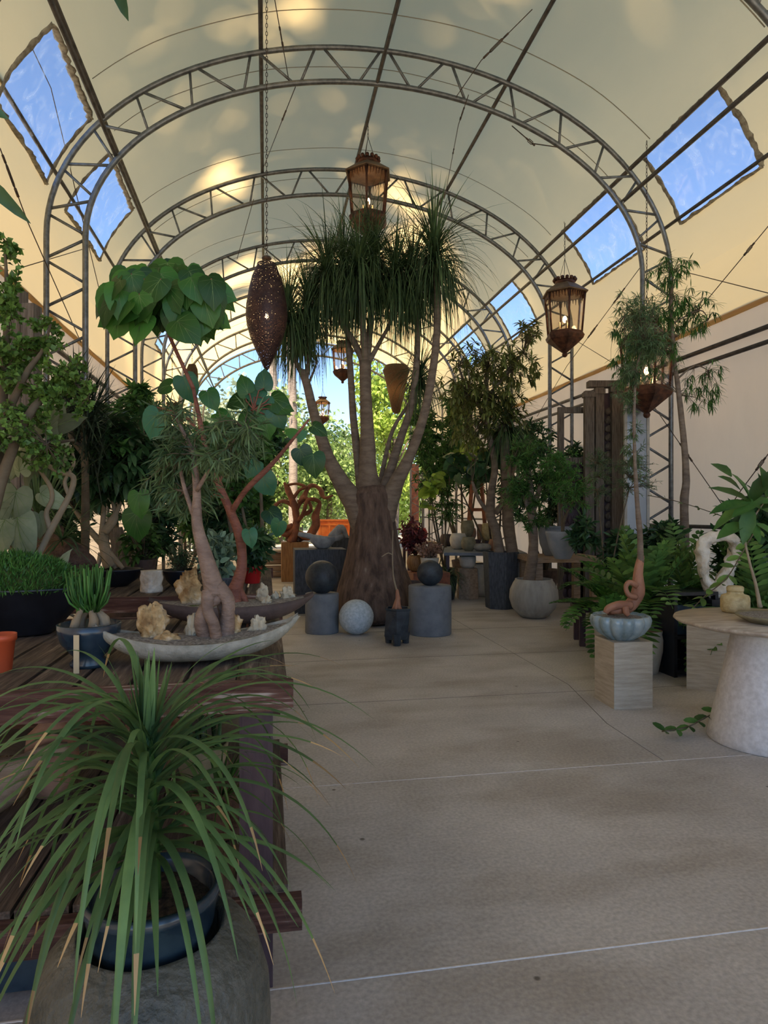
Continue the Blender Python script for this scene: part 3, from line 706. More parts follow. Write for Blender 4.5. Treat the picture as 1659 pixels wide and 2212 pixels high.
rock(onR(gc,grz,.11,.01,gz),(.030,.025,.05),'golden leaning rock just right of the twisted trunk in the grey planter',seed=5)
rock(onR(gc,grz,.195,.0,gz+.0),(.032,.022,.038),'white pointed rock at the right end of the grey boat planter','rockw',seed=6)
rock(onR(gc,grz,-.02,.03,gz),(.03,.028,.045),'small pale rock behind the twisted trunk in the grey planter','rockw',seed=7)
# willowy bonsai with braided trunk
bt=onR(gc,grz,.045,-.005,gz); bz=2.27
w1=thing('willow_leaf_bonsai','grey braided-root bonsai tree with narrow drooping leaves in the grey planter','tree',bt)
m=MB()
def tr(P,R,**k): trunk([D(a,b,bz+c) for a,b,c in P],[S(x,bz) for x in R],mb=m,**k)
tr([(452,1392,0),(438,1345,-.02),(445,1310,-.02),(470,1290,0),(462,1270,0)],[18,19,12,14,18],n=14)
tr([(486,1375,.01),(492,1330,.0),(492,1295,.0),(470,1268,0)],[20,14,15,18],n=14)
tr([(468,1388,-.03),(462,1350,-.05),(448,1315,-.04),(452,1280,-.01)],[12,12,12,16],n=12)
tr([(500,1385,.03),(487,1350,.05),(478,1310,.03),(468,1275,.02)],[14,10,9,12],n=12)
tr([(466,1285,0),(452,1230,0),(438,1180,0),(426,1130,0),(425,1060,.02),(418,980,.05)],[22,19,15,12,9,5],n=16)
tr([(426,1130,0),(400,1060,.05),(385,990,.1)],[7,5,3]); tr([(425,1060,0),(470,990,-.05),(530,930,-.1)],[5,4,2]); tr([(418,980,.03),(380,900,.1)],[6,3])
m.build('trunk','bonsai_bark',w1)
A=[D(a,b,bz+c) for a,b,c in [(400,1060,.05),(385,990,.1),(470,990,-.05),(530,930,-.1),(418,980,.03),(380,900,.1),(425,1060,.02),(500,960,-.08)]]
foliage(11,A,[E(390,960,2.35,70,90,.2),E(500,960,2.2,110,80,.22),E(370,1060,2.5,60,70,.2),E(440,1060,2.5,50,70,.15)],'willow','twig',w1,'blade',[24,34,18,12],20,.06,.0055,.5,.0018)
# brown boat planter and red-barked heart-leaf tree
bc=D(505,1330,2.98); bc.z=BZ+.003; brz=.1
boat(bc,.74,.27,.095,.03,brz,'brownclay','dark brown boat-shaped planter of gravel behind the grey one on the bench','boat_planter')
rock(onR(bc,brz,-.19,.0,.085),(.055,.045,.10),'tall golden limestone rock at the left of the brown planter',seed=12,bump=.6)
rock(onR(bc,brz,.13,.0,.085),(.028,.025,.05),'small white upright rock at the middle of the brown planter','rockw',seed=13)
rock(onR(bc,brz,.14,-.06,.085),(.026,.02,.025),'small low white rock at the front rim of the brown planter','rockw',seed=14)
rock(onR(bc,brz,.19,.04,.088),(.02,.02,.03),'tiny white rock beside the moss in the brown planter','rockw',seed=17)
rock(onR(bc,brz,.245,.02,.092),(.032,.02,.04),'jagged cream rock at the right end of the brown planter','rockw',seed=15,bump=.7)
m=MB(); m.ball(onR(bc,brz,.195,-.035,.088),(.045,.03,.014),bump=.3,n=20); tag(m.build('moss_cushion','moss',origin=onR(bc,brz,.195,-.035,.088)),'small cushion of yellow-green moss in the brown boat planter','moss')
m=MB(); m.ball(onR(bc,brz,-.17,-.07,.09),(.05,.03,.014),bump=.3,n=20); tag(m.build('moss_cushion','moss',origin=onR(bc,brz,-.17,-.07,.09)),'dark moss cushion below the tall golden rock of the brown planter','moss')
hz=2.98; ht=thing('heart_leaf_tree','red-barked tree with large heart-shaped green leaves rising from the brown planter','tree',D(508,1300,hz))
m=MB()
def tr(P,R,z=hz,**k): trunk([D(a,b,z+c) for a,b,c in P],[S(x,z) for x in R],mb=m,**k)
tr([(506,1302,0),(510,1270,0),(523,1220,0),(518,1160,0),(500,1110,0),(478,1060,0),(458,1010,0),(440,950,0),(428,890,0),(418,840,0)],[20,14,11,10,10,8,7,6,5,4],n=14)
tr([(418,840,0),(395,790,.0),(368,730,.0),(350,680,.0)],[5,4,4,3]); tr([(498,1110,0),(530,1060,-.05),(590,1000,-.1),(640,940,-.15),(668,905,-.15)],[7,6,5,3,2])
tr([(470,1045,0),(510,960,.05),(545,890,.05)],[5,4,3]); tr([(440,950,0),(400,900,.1),(340,880,.2)],[4,3,2]); tr([(478,1065,0),(440,1075,.1),(380,1060,.2)],[4,3,2])
for a,b in[((480,1300),(506,1265)),((535,1305),(512,1268)),((500,1312),(508,1270))]: tr([(a[0],a[1],0),(b[0],b[1],0)],[5,10])
m.build('trunk','redbark',ht)
rr=random.Random(21); lf=MB(); ld=MB(); pt=MB()
def hleaf(px,py,z,size,ang,tilt=None,dark=0,src=None):
    # ang: direction the tip points on screen, degrees (270 = down)
    c=D(px,py,z); L=S(size*.74,z); a=math.radians(ang); right=V((CC,-SS,0)); fw=V((SS,CC,0))
    d=right*math.cos(a)+V((0,0,1))*math.sin(a); n=(-fw+V((0,0,rr.uniform(.2,1.2)))+right*rr.uniform(-.5,.5)).normalized() if tilt is None else (-fw*(1-tilt)+V((0,0,tilt))).normalized()
    d=(d+fw*rr.uniform(-.3,.3)).normalized(); (ld if dark else lf).heart(c-d*L*.4,d,n,L,L*rr.uniform(.92,1.12),mi=0)
    if src: pt.tube([src,(src+c)/2+V((0,0,.02)),c-d*L*.4],.003,4)
s1=D(350,690,hz)
for i in range(120):
    a=rr.random()*2*PI; k=rr.random()**.6; px=350+132*k*math.cos(a); py=652+62*k*math.sin(a)-8*(1-k)
    hleaf(px,py,hz+rr.uniform(-.22,.22),rr.uniform(70,98),270+math.cos(a)*45*k+rr.uniform(-35,35),dark=rr.random()<.08,src=s1 if i%2 else None)
s2=D(548,885,hz)
for px,py,sz_,an in[(530,835,60,110),(570,822,58,90),(515,865,62,200),(560,880,80,250),(600,870,72,320),(575,915,68,280),(535,905,66,230),(600,900,60,300),(550,850,60,150),(610,880,50,350),(540,930,50,265)]: hleaf(px,py,hz+.02,sz_,an,.3,dark=rr.random()<.45,src=s2)
for px,py,sz_,an in[(405,835,74,290),(355,835,50,190),(333,912,80,245),(300,1085,72,275),(295,1130,85,270),(520,985,74,215),(575,1045,64,300),(590,1115,56,310),(600,1140,50,250),(655,985,58,295),(678,1000,66,275),(688,927,48,330),(630,935,34,150),(650,940,34,40),(500,960,60,260),(545,1010,52,240),(455,860,60,300),(480,900,55,330),(470,930,48,250),(120,1240,60,260),(540,1160,50,280)]:
    hleaf(px,py,hz-.1 if px>600 else hz+rr.uniform(-.1,.25),sz_,an,rr.uniform(.1,.5),dark=rr.random()<.7,src=None)
lf.build('leaves','heart',ht); ld.build('dark_leaves','heartd',ht)['label']='darker blue-green heart leaves'; pt.build('leaf_stalks','redbark',ht)
# blue pot with pencil succulent
sp=thing('pencil_succulent','pencil-stemmed succulent with pale swollen base in a dark blue footed pot','plant',V((*D(193,1440,2.2).xy,BZ)))
c=ORG[sp.name]; MB().lathe(c,[(.058,0),(.062,.012),(.045,.03),(.06,.045),(.088,.08),(.098,.115),(.10,.14),(.093,.142),(.088,.12),(.001,.118)],48).build('pot','tableblue',sp)
m=MB(); rr=random.Random(3)
for i in range(9): 
    p=c+V((rr.uniform(-.045,.045),rr.uniform(-.04,.04),.115)); m.tube(smooth([p,p+V((rr.uniform(-.01,.01),0,.04)),c+V((rr.uniform(-.03,.03),rr.uniform(-.03,.03),.20))],3),srad([.016,.014,.008],3),8,bump=.4,bf=30)
m.build('caudex','palebark',sp)
m=MB()
for i in range(110):
    a=rr.random()*2*PI; p=c+V((rr.uniform(-.035,.035),rr.uniform(-.03,.03),.18)); e=p+V((math.cos(a)*.06*rr.random(),math.sin(a)*.06*rr.random(),rr.uniform(.06,.16))); m.tube([p,p.lerp(e,.5)+V((math.cos(a),math.sin(a),0))*.012,e],[.003,.004,.0025],5)
m.build('stems','bright',sp)
m=MB(); q=D(165,1420,2.09); m.box(q,(.017,.003,.14),rz=-.1); m.build('plant_tag','tag',sp,smooth=False)
# black boat pot with ferny ground cover
fc=D(42,1365,2.75); fc.z=BZ+.003; fp=thing('feathery_ground_cover','mound of bright feathery green plant in a wide black angular pot at left','plant',fc)
m=MB(); m.lathe(fc,[(.12,0),(.14,.01),(.30,.19),(.315,.20),(.29,.20),(.27,.17),(.001,.17)],40,sx=1,sy=.6); m.build('pot','black',fp)
m=MB(); rr=random.Random(4)
for i in range(5200):
    a=rr.random()*2*PI; k=rr.random()**.5; x=.30*k*math.cos(a); y=.19*k*math.sin(a); z=.18+.15*(1-k*k)+.025*noise.noise(V((x*14,y*14,1)))
    d=V((x*2+rr.uniform(-.6,.6),y*2+rr.uniform(-.6,.6),rr.uniform(.2,1.2))); p=fc+V((x,y,z)); m.diamond(p-d.normalized()*.01,d,rr.uniform(.02,.045),.006,rr)
m.build('foliage','bright',fp)
m=MB(); m.ball(fc+V((0,0,.215)),(.25,.145,.09),bump=.1,n=28); m.build('moss_mound','moss',fp)
simple_pot(2,1450,2.12,.09,.12,'orange','small orange-red plastic pot at the left edge of the nearest bench',zb=BZ,prof=[(.68,0),(.7,.02),(.92,.82),(1.02,.83),(1.02,1),(.93,1),(.88,.7),(.001,.7)])
# white crumpled vase, bowls and pots on second bench
c=D(327,1282,4.22); c.z=BZ; m=MB()
n=40
for i in range(15):
    z=.138*i/14; 
    for k in range(n):
        a=2*PI*k/n; r_=.062*(1+.10*math.cos(4*a)+.12*noise.noise(V((math.cos(a)*2,math.sin(a)*2,z*28)))); m.v.append(c+V((r_*math.cos(a),r_*math.sin(a),z)))
for i in range(14):
    for k in range(n): k2=(k+1)%n; m.face((i*n+k,i*n+k2,(i+1)*n+k2,(i+1)*n+k))
m.face(list(range(n))[::-1]); m.face([14*n+k for k in range(n)]); tag(m.build('crumpled_vase','coral',origin=c),'white crumpled paper-like ceramic vase on the second bench','vase')
def potted(name,label,px,py,z,w,h,potmt,zb=None,prof=None,soil=True,cat='plant',n=40,sy=1,rim=None,lobe=0,ln=12,sx=1,rz=0,**k):
    c=D(px,py,z); 
    if zb is not None: c.z=zb
    t=thing(name,label,cat,c); r=w/2
    P=prof or [(.62,0),(.68,.03),(.88,.45),(1,.95),(1.0,1),(.92,1),(.88,.88)]
    MB().lathe(c,[(a*r,b*h) for a,b in P],n,sy=sy,sx=sx,rz=rz,lobe=lobe,ln=ln,close=True).build('pot',potmt,t)
    if soil: MB().lathe(c+V((0,0,h*.88)),[(P[-1][0]*r*.99,0),(r*.4,h*.04),(.001,h*.05)],28,sy=sy,sx=sx,rz=rz,close=False,bump=.1).build('soil','soil',t)
    return t,c+V((0,0,h*.9))
BOWL=[(.45,0),(.5,.04),(.82,.4),(1,.85),(1.04,.93),(1.04,1),(.95,1),(.9,.85)]
SPH=[(.45,0),(.62,.06),(.88,.25),(1,.5),(.97,.72),(.84,.9),(.76,.97),(.76,1),(.68,1),(.68,.9)]
# schefflera in black oval pot
t,q=potted('umbrella_leaf_tree','bushy dark green umbrella-leaf tree with pale forked trunks in a black oval pot','tree',245,1262,4.5,.38,.12,'black',BZ,BOWL) if False else potted('umbrella_leaf_tree','bushy dark green umbrella-leaf tree with pale forked trunks in a black oval pot',245,1262,4.55,.38,.12,'black',BZ,BOWL,sy=.7)
m=MB(); z=4.55
def tr(P,R,z=z,dz=0,**k): trunk([D(a,b,z+(c if len(x)>2 else 0)) for x in P for a,b,c in [(x[0],x[1],x[2] if len(x)>2 else 0)]],[S(x,z) for x in R],mb=m,**k)
tr([(240,1225),(225,1180),(222,1130),(228,1070),(236,1020)],[13,11,6,4,3]); tr([(222,1150),(255,1100),(265,1050),(290,1010)],[8,5,4,2]); tr([(225,1180),(190,1140),(160,1100)],[8,6,4]); tr([(228,1150),(250,1120),(245,1080),(270,1040),(300,1000)],[8,5,4,3,2])
for a in(-30,-14,10,26): tr([(240+a,1228),(228+a*.3,1195)],[4,7])
m.build('trunk','palebark',t)
A=[D(a,b,z) for a,b in[(236,1020),(290,1010),(160,1100),(300,1000),(228,1070),(200,1000)]]
foliage(31,A,[E(215,1000,4.5,120,75,.35),E(275,1010,4.6,110,90,.35),E(130,1000,4.6,60,70,.3),E(250,930,4.7,80,50,.3)],'dark','twig',t,'whorl',[60,50,22,26],8,.13,.036,.25,.003)
t,q=potted('small_umbrella_plant','small light green umbrella-leaf shrub behind the black oval pot',310,1240,5.2,.2,.14,'brownclay',BZ)
foliage(32,[q],[E(300,1180,5.2,45,55,.15),E(250,965,4.35,30,20,.1)],'mid','twig',t,'whorl',[26,5],7,.085,.03,.1,.003)
# wiry plant in black bowl, silver plant, red pot
t,q=potted('wiry_shrub','wiry grey-stemmed shrub in a round black bowl on the second bench',392,1262,4.5,.24,.12,'black',BZ,BOWL)
foliage(33,[q],[E(390,1200,4.5,40,32,.13)],'willow','twig',t,'tiny',70,8,.03,.006,0,.0012)
t,q=potted('silver_leaf_plant','silver-grey leaved plant in a dark grey bowl, behind the two bonsai trunks',482,1268,4.3,.20,.09,'slate',BZ,BOWL)
foliage(34,[q],[E(472,1195,4.3,38,55,.13)],'silver','twig',t,'blade',42,9,.075,.038,.1,.002)
t,q=potted('red_potted_shrub','dark green leafy shrub in a bright red plastic pot on the second bench',545,1275,4.75,.150,.125,'redp',BZ,[(.68,0),(.7,.02),(.93,.82),(1.03,.83),(1.03,1),(.94,1),(.88,.85)])
foliage(35,[q,q+V((0,0,.15))],[E(545,1180,4.75,42,48,.15)],'dark','twig',t,'blade',60,12,.085,.026,.4,.002)
# ---- leaning trunk palm, grey felt plant, jade, spikes
t=thing('reclining_palm','low palm with knobbly brown reclining trunk and fan of stiff blades, far left','plant',D(130,1250,3.75))
ORGz=3.75; m=MB(); trunk([D(165,1235,3.7),D(150,1205,3.75),(D(115,1170,3.8)),D(85,1140,3.85),D(70,1120,3.9)],[S(34,3.7),S(38,3.7),S(30,3.7),S(28,3.7),S(20,3.7)],n=20,bump=.45,bf=14,mb=m); m.build('trunk','caudex',t)
m=MB(); rr=random.Random(8); q=D(85,1130,3.9)
for i in range(150):
    a=rr.random()*2*PI; el=rr.uniform(-.1,1.45); m.ribbon(q,V((math.cos(a)*math.cos(el),math.sin(a)*math.cos(el),math.sin(el))),rr.uniform(.35,.6),.014,rr.uniform(.3,2.2),8)
q=D(135,1165,3.6)
for i in range(60):
    a=rr.random()*2*PI; el=rr.uniform(-.4,1.0); m.ribbon(q,V((math.cos(a)*math.cos(el),math.sin(a)*math.cos(el),math.sin(el))),rr.uniform(.25,.45),.010,rr.uniform(.6,2.6),8)
m.build('leaves','willow',t)
c=D(25,1262,3.0); c.z=BZ; t,q=potted('felt_leaf_plant','grey felt-leaved plant with pale twisting stems in a low terracotta dish, far left',40,1280,3.3,.3,.1,'terra',BZ,BOWL)
m=MB(); z=3.3
def tr(P,R,**k): trunk([D(a,b,z) for a,b in P],[S(x,z) for x in R],mb=m,**k)
tr([(70,1225),(110,1145),(150,1070),(158,1030),(130,1020),(100,1000),(95,960),(60,910)],[7,7,6,6,5,5,4,4]); tr([(112,1150),(100,1110),(112,1080),(108,1050),(80,1010),(55,985)],[6,5,5,5,4,3]); tr([(60,1230),(20,1170),(-10,1150)],[8,7,6]); tr([(150,1070),(140,1040),(160,1000),(150,960)],[5,4,3,2]); tr([(70,1230),(48,1160),(30,1120),(50,1090)],[8,8,6,5])
m.build('stems','palebark',t)
m=MB(); rr=random.Random(13)
for px,py,s_,an in[(60,930,60,250),(95,935,70,60),(40,985,60,230),(70,990,80,240),(20,1010,70,200),(15,1075,60,180),(35,1060,90,260),(35,1115,90,280),(85,1065,60,330),(120,920,55,20),(20,940,60,120),(60,965,60,300),(10,1120,80,250),(55,1135,60,260),(100,985,50,20),(110,955,60,290),(85,1110,50,280),(-5,1030,80,210),(40,1020,70,90),(130,1260,60,200),(100,1250,60,170),(125,1240,50,80)]:
    cq=D(px,py,z+rr.uniform(-.15,.1)); a=math.radians(an); d=V((CC,-SS,0))*math.cos(a)+V((0,0,1))*math.sin(a); m.heart(cq,d,(V((-SS,-CC,0))+rdir(rr)*.8).normalized(),S(s_,z),S(s_*.75,z),cup=.3)
m.build('leaves','grey',t)
t=thing('jade_tree','tall small-leaved jade tree with dark branching stems along the left edge','tree',D(-60,1330,2.9).xy.to_3d()+V((0,0,BZ)))
jb=ORG[t.name]; m=MB(); z=2.9
MB().lathe(jb,[(.09,0),(.12,.1),(.13,.14),(.12,.14),(.11,.12),(.001,.12)],24).build('pot','brownclay',t)
def tr(P,R,**k): trunk([jb+V((0,0,.11))]+[D(a,b,z+(c if k is None else c)) for a,b,c in P],[S(x,z) for x in R],mb=m)
tr([(-30,1100,0),(0,950,.1),(10,800,.1),(15,650,.1),(10,520,.1)],[22,18,13,9,5,2]); tr([(0,1050,0),(60,900,.0),(110,850,.1),(160,830,.1),(190,860,.1)],[16,12,9,6,4,3]); tr([(-20,1000,0),(50,820,0),(90,760,0),(110,700,0)],[14,10,7,4,2]); tr([(10,980,.2),(100,960,.3),(160,950,.3)],[10,8,5,3])
m.build('trunk','twig',t)
A=[D(a,b,z+.08) for a,b in[(10,800),(15,650),(10,520),(60,900),(110,850),(160,830),(190,860),(50,820),(90,760),(110,700),(0,950),(100,960)]]
foliage(41,A,[E(15,640,2.95,34,140,.15),E(20,780,2.95,50,70,.2),E(75,740,2.9,70,55,.2),E(125,790,2.9,60,55,.2),E(50,860,2.95,80,70,.25),E(150,850,2.95,60,60,.15),E(25,950,2.9,60,80,.25),E(110,980,3.1,60,60,.2)],'jade','twig',t,'tiny',[30,24,22,18,28,20,28,16],20,.028,.021,0,.0025)
t=thing('spiky_dracaena','dark spiky narrow-leaved tree behind the jade tree at left','tree',D(180,1290,4.15).xy.to_3d()); b0=ORG[t.name]
zt=4.15; m=MB(); trunk([b0,D(185,1100,zt),D(182,960,zt),D(185,880,zt)],[.028,.024,.02,.018],mb=m); trunk([D(183,980,zt),D(150,930,zt),D(150,850,zt)],[.025,.02,.015],mb=m); m.build('trunk','twig',t)
rr=random.Random(17); m=MB()
for q,nn in((D(187,880,zt),160),(D(185,930,zt),130),(D(152,860,zt),110),(D(200,990,zt),70)):
    for i in range(nn):
        d=rdir(rr,.25); m.ribbon(q+rdir(rr)*.06,d,rr.uniform(.20,.38),.011,rr.uniform(.2,1.2),5)
m.build('leaves','spike',t)
def plank(px0,px1,pyt,z,label,zb=0,th=.05):
    a=D(px0,pyt,z); b=D(px1,pyt,z); w=(b-a).length; c=(a+b)/2; m=MB(); m.box((c.x,c.y,(c.z+zb)/2),(w,th,c.z-zb),rz=-PSI); 
    tag(m.build('wooden_post','greywood',origin=(c.x,c.y,zb),smooth=False),label,'post')
plank(28,52,627,4.9,'taller grey weathered wooden post standing at the far left behind the jade tree',th=.12); plank(55,82,660,4.7,'shorter grey weathered wooden post at the far left behind the jade tree',th=.12)
# nearest overhanging leaves at top left (hang from above the camera)
t=thing('overhanging_branch','dark leafy branch tips poking in from above at the top left','branch',D(180,-260,1.9)); m=MB(); 
Wd=MB(); Wd.tube(smooth([D(180,-260,1.9),D(100,-150,1.9),D(-60,100,1.9),D(-100,330,1.9)],4),.006,5); Wd.tube(smooth([D(180,-260,1.9),D(220,-120,1.9),D(250,-40,1.9)],4),.004,5); Wd.build('twig','twig',t)
m.blade(D(245,-60,1.9),D(272,38,1.9)-D(245,-60,1.9),V((-.5,-1,.2)),S(104,1.9),S(32,1.9),bend=.08); m.blade(D(-60,360,1.9),D(58,478,1.9)-D(-60,360,1.9),V((-.5,-1,.2)),S(165,1.9),S(32,1.9),bend=.1)
m.blade(D(-40,230,1.9),D(12,245,1.9)-D(-40,230,1.9),V((0,-1,.2)),S(54,1.9),S(26,1.9)); m.build('leaves','dark',t)
# more bushes behind the second bench, left side
def bush(name,label,px,py_base,z,ells,style,n,per,ll,lw,leaf,droop=0,seed=1,tw='twig',w=.35,h=.3,potmt='brownclay',zb=0,prof=None,trunks=None,rt=.004,trr=.02,cat='plant',**k):
    t,q=potted(name,label,px,py_base,z,w,h,potmt,zb,prof)
    A=[q]
    es=[E(*e) for e in ells]
    m=MB()
    for i,(c,R) in enumerate(es):
        a=c-V((0,0,R[2]*.4)); mid=q.lerp(a,.5)+V((.03*(-1)**i,.02,0)); trunk([q-V((0,0,.02)),mid,a],[trr,trr*.8,trr*.45],mb=m); A+=[a,c,c+V((0,0,R[2]*.4))]
    m.build('trunk',tw,t); foliage(seed,A,es,leaf,'twig',t,style,n,per,ll,lw,droop,rt,**k); return t
bush('feathery_palm','arching feathery green palm between the jade tree and the umbrella-leaf tree',320,1200,6.6,[(350,930,6.6,60,80),(300,960,6.6,60,70)],'blade',[40,36],16,.13,.014,'willow',.3,51,w=.4,h=.35)
bush('leafy_shrub','tall dark leafy shrub behind the willowy bonsai, left of the aisle',440,1200,7.0,[(410,1030,7.0,70,90,.4),(500,1000,7.2,80,80,.4),(560,960,7.4,60,50,.3)],'blade',[60,60,26],16,.12,.04,'dark',.2,52,w=.5,h=.4,trr=.03)
bush('long_leaf_shrub','dark drooping long-leaved shrub left of the red pot plant',480,1215,6.4,[(490,1120,6.4,50,50,.25)],'blade',[46],14,.15,.035,'dark',.6,53)
bush('grey_shrub','grey-green shrub beside the reclining palm on the left',200,1200,6.5,[(170,1080,6.5,60,60,.3),(330,1080,6.4,60,70,.3)],'blade',[40,46],14,.08,.02,'willow',.1,54)
bush('spreading_fig','olive-green spreading shrub with brown stems behind the red-barked trunk',560,1230,6.0,[(560,960,5.8,70,70,.3),(470,960,6.0,60,60,.3),(520,1060,6.0,60,50,.3)],'blade',[34,28,26],14,.07,.035,'mid',.1,55,trr=.025)
bush('dense_left_shrub','dense dark shrub against the left wall beyond the posts',60,1240,6.2,[(120,1100,6.0,120,90,.5),(60,1000,6.0,70,80,.4),(330,1150,6.3,60,60,.4)],'blade',[80,50,40],14,.12,.03,'dark',.1,56,trr=.03)
bush('tall_left_shrub','tall mid-green shrub rising behind the umbrella-leaf tree',260,1220,7.6,[(230,930,7.6,70,70,.5),(330,1000,7.8,60,80,.5),(300,880,7.8,50,50,.4)],'blade',[60,60,34],16,.12,.035,'mid',.2,57,w=.5,h=.4,trr=.03)
bush('aisle_left_shrub','dark green shrub on the left of the aisle beyond the second bench',520,1190,9.0,[(500,1080,9.0,60,70,.5),(440,1120,9.0,60,60,.4),(560,1100,9.2,30,50,.3)],'blade',[70,50,30],16,.13,.04,'mid',.2,58,w=.5,h=.4,trr=.03)
bush('far_left_shrub','olive shrub against the left wall below the low hexagonal lantern',400,1180,10.5,[(390,1050,10.5,50,90,.5),(330,1090,10.5,50,80,.5),(460,1040,10.5,40,80,.4)],'blade',[60,50,40],16,.14,.04,'olive',.2,59,w=.5,h=.4,trr=.03)
m=MB(); trunk([D(265,1235,5.6),D(258,1190,5.6),D(250,1140,5.6)],[.085,.07,.05],mb=m,bump=.4); m2=V((*D(262,1290,5.6).xy,BZ)); m.tube([m2,D(265,1235,5.6)],[.1,.085],12,bump=.3)
tag(m.build('tree_stump','greywood',origin=m2),'dark broken tree stump standing behind the black oval pot','stump')
# ---------------------------------------------------------------- centre group
zp=8.85; pb=D(815,1341,zp); pb.z=0
pt_=thing('ponytail_palm','giant ponytail palm with swollen brown base and many drooping grassy heads','tree',pb)
m=MB(); R0=[(.30,0),(.46,.03),(.53,.10),(.55,.22),(.52,.38),(.44,.60),(.37,.85),(.32,1.1),(.29,1.35),(.285,1.5),(.29,1.58),(.27,1.68),(.20,1.78),(.10,1.83),(.001,1.85)]
n=64
pts=[]
for i in range(len(R0)-1):
    for j in range(4): f=j/4; pts.append((R0[i][0]+(R0[i+1][0]-R0[i][0])*f,R0[i][1]+(R0[i+1][1]-R0[i][1])*f))
top=D(804,1075,zp)
for r_,z_ in pts:
    cx=pb.x+(top.x-pb.x)*min(1,z_/1.6); cy=pb.y+(top.y-pb.y)*min(1,z_/1.6)
    for k in range(n):
        a=2*PI*k/n; ln_=1+.10*noise.noise(V((math.cos(a)*2.2,math.sin(a)*2.2,z_*.7)))+.045*noise.noise(V((math.cos(a)*9,math.sin(a)*9,z_*2)))
        if z_<.5: ln_*=1+.10*math.sin(a*3+1)*(1-z_/.5)
        m.v.append(V((cx+r_*ln_*math.cos(a),cy+r_*ln_*math.sin(a),z_)))
for i in range(len(pts)-1):
    for k in range(n): k2=(k+1)%n; m.face((i*n+k,i*n+k2,(i+1)*n+k2,(i+1)*n+k))
m.face(list(range(n))[::-1]); m.face([(len(pts)-1)*n+k for k in range(n)])
m.build('swollen_trunk','bark',pt_)
def limb(P,R):
    m=MB(); trunk([D(a,b,zp+c) for a,b,c in P],[S(x*(1 if x>24 else .68+.011*x),zp) for x in R],n=14,mb=m,bump=.08,bf=5); m.build('limb','smooth_bark',pt_)
limb([(795,1150,0),(772,1095,-.05),(742,1050,-.05),(708,985,-.1),(680,900,-.1),(664,835,-.1),(652,800,-.1)],[34,29,21,16,13,11,9])
limb([(654,810,-.1),(635,770,-.15),(622,700,-.15)],[8,6,5]); limb([(660,820,-.1),(668,770,-.05),(665,690,0)],[8,6,5]); limb([(664,835,-.1),(682,790,.05),(684,770,.05)],[4,3,2])
limb([(800,1160,0),(799,1090,0),(795,1020,0),(793,930,0),(790,850,0),(789,780,0)],[42,38,22,17,15,15])
limb([(789,790,0),(765,740,0),(735,690,0),(712,620,0)],[10,9,8,6]); limb([(789,785,0),(785,720,-.1),(775,620,-.1)],[10,9,6]); limb([(792,785,0),(800,700,.1),(808,600,.1)],[10,9,7]); limb([(792,790,0),(820,740,.0),(845,690,.0),(855,620,0)],[8,6,5,4])
limb([(798,1150,.05),(788,1085,.05),(775,1000,.1),(763,900,.15),(757,800,.15),(748,680,.15),(742,600,.15)],[30,20,12,10,9,8,6])
limb([(810,1160,0),(832,1100,-.05),(855,1045,-.05),(885,985,-.1),(912,910,-.15),(930,830,-.15),(942,740,-.15),(945,640,-.15),(938,560,-.15)],[34,27,19,14,12,11,10,9,7])
limb([(808,1150,.05),(826,1085,.1),(842,1020,.15),(866,945,.2),(890,870,.2),(900,780,.2),(902,690,.2),(890,620,.2)],[30,20,13,11,10,9,7,5])
limb([(805,1140,.1),(818,1075,.2),(828,1010,.3),(848,930,.35),(885,870,.35),(908,830,.35)],[16,10,7,6,5,4])
heads=[(622,690,-.15,.62,.8),(665,670,0,.7,.9),(650,740,-.1,.45,.7),(708,600,0,.9,1.15),(742,585,.15,.85,1.1),(775,590,-.15,.9,1.15),(808,570,.1,.95,1.2),(855,600,0,.85,1.1),(890,610,.2,.75,1.0),(938,560,-.15,1.05,1.3),(908,828,.35,.45,.55)]
rr=random.Random(2)
for px,py,dz,sc_,_ in heads:
    q=D(px,py,zp+dz); m=MB(); nl=int(600*sc_)
    for i in range(nl):
        a=rr.random()*2*PI; f=rr.random(); el=math.radians(88-95*f**1.1); p=q+V((0,0,-.28*f*sc_+.1))
        d=V((math.cos(a)*math.cos(el),math.sin(a)*math.cos(el),math.sin(el)))
        L=rr.uniform(.65,1.2)*(.8 if sc_<.6 else 1)*(.6+.45*sc_); d=(d+rdir(rr)*.45).normalized(); m.ribbon(p,d,L*rr.choice((.6,.8,1,1)),.015,rr.uniform(1.6,6.0)/max(.7,sc_) if f>.16 else rr.uniform(.4,2.6),9)
    m.build('leaf_crown','pony',pt_)
def cyl(px,pyb,w,h,mt,label,name='cylinder_pedestal'):
    z=2073.5/(pyb-1106)*1.0; g=G(px,pyb); r=S(w,z)/2; d=V((SS,CC,0)); c=g+d*r; c.z=0; hh=h
    m=MB(); m.lathe(c,[(r*.985,0),(r,.01),(r,hh-.012),(r*.985,hh),(.001,hh)],56); tag(m.build(name,mt,origin=c),label,'pedestal'); return c,r,z
c1,r1,z1=cyl(692,1372,74,.47,'cyl','smaller blue-grey cylindrical pedestal left of the palm, under the black ball')
c2,r2,z2=cyl(932,1377,96,.575,'cyl','wider blue-grey cylindrical pedestal right of the palm, under the dark ball')
def orb(c,r,mt,label):
    m=MB(); m.ball(c,r,n=48,bump=.006,bf=8); tag(m.build('stone_ball',mt,origin=V(c)-V((0,0,r))),label,'ball','ornamental stone balls')
orb(c1+V((0,0,.47+.195)),.2,'orbd','black stone ball resting on the left cylindrical pedestal')
orb(c2+V((.0,0,.575+.148)),.155,'orbd','smaller dark stone ball resting on the right cylindrical pedestal')
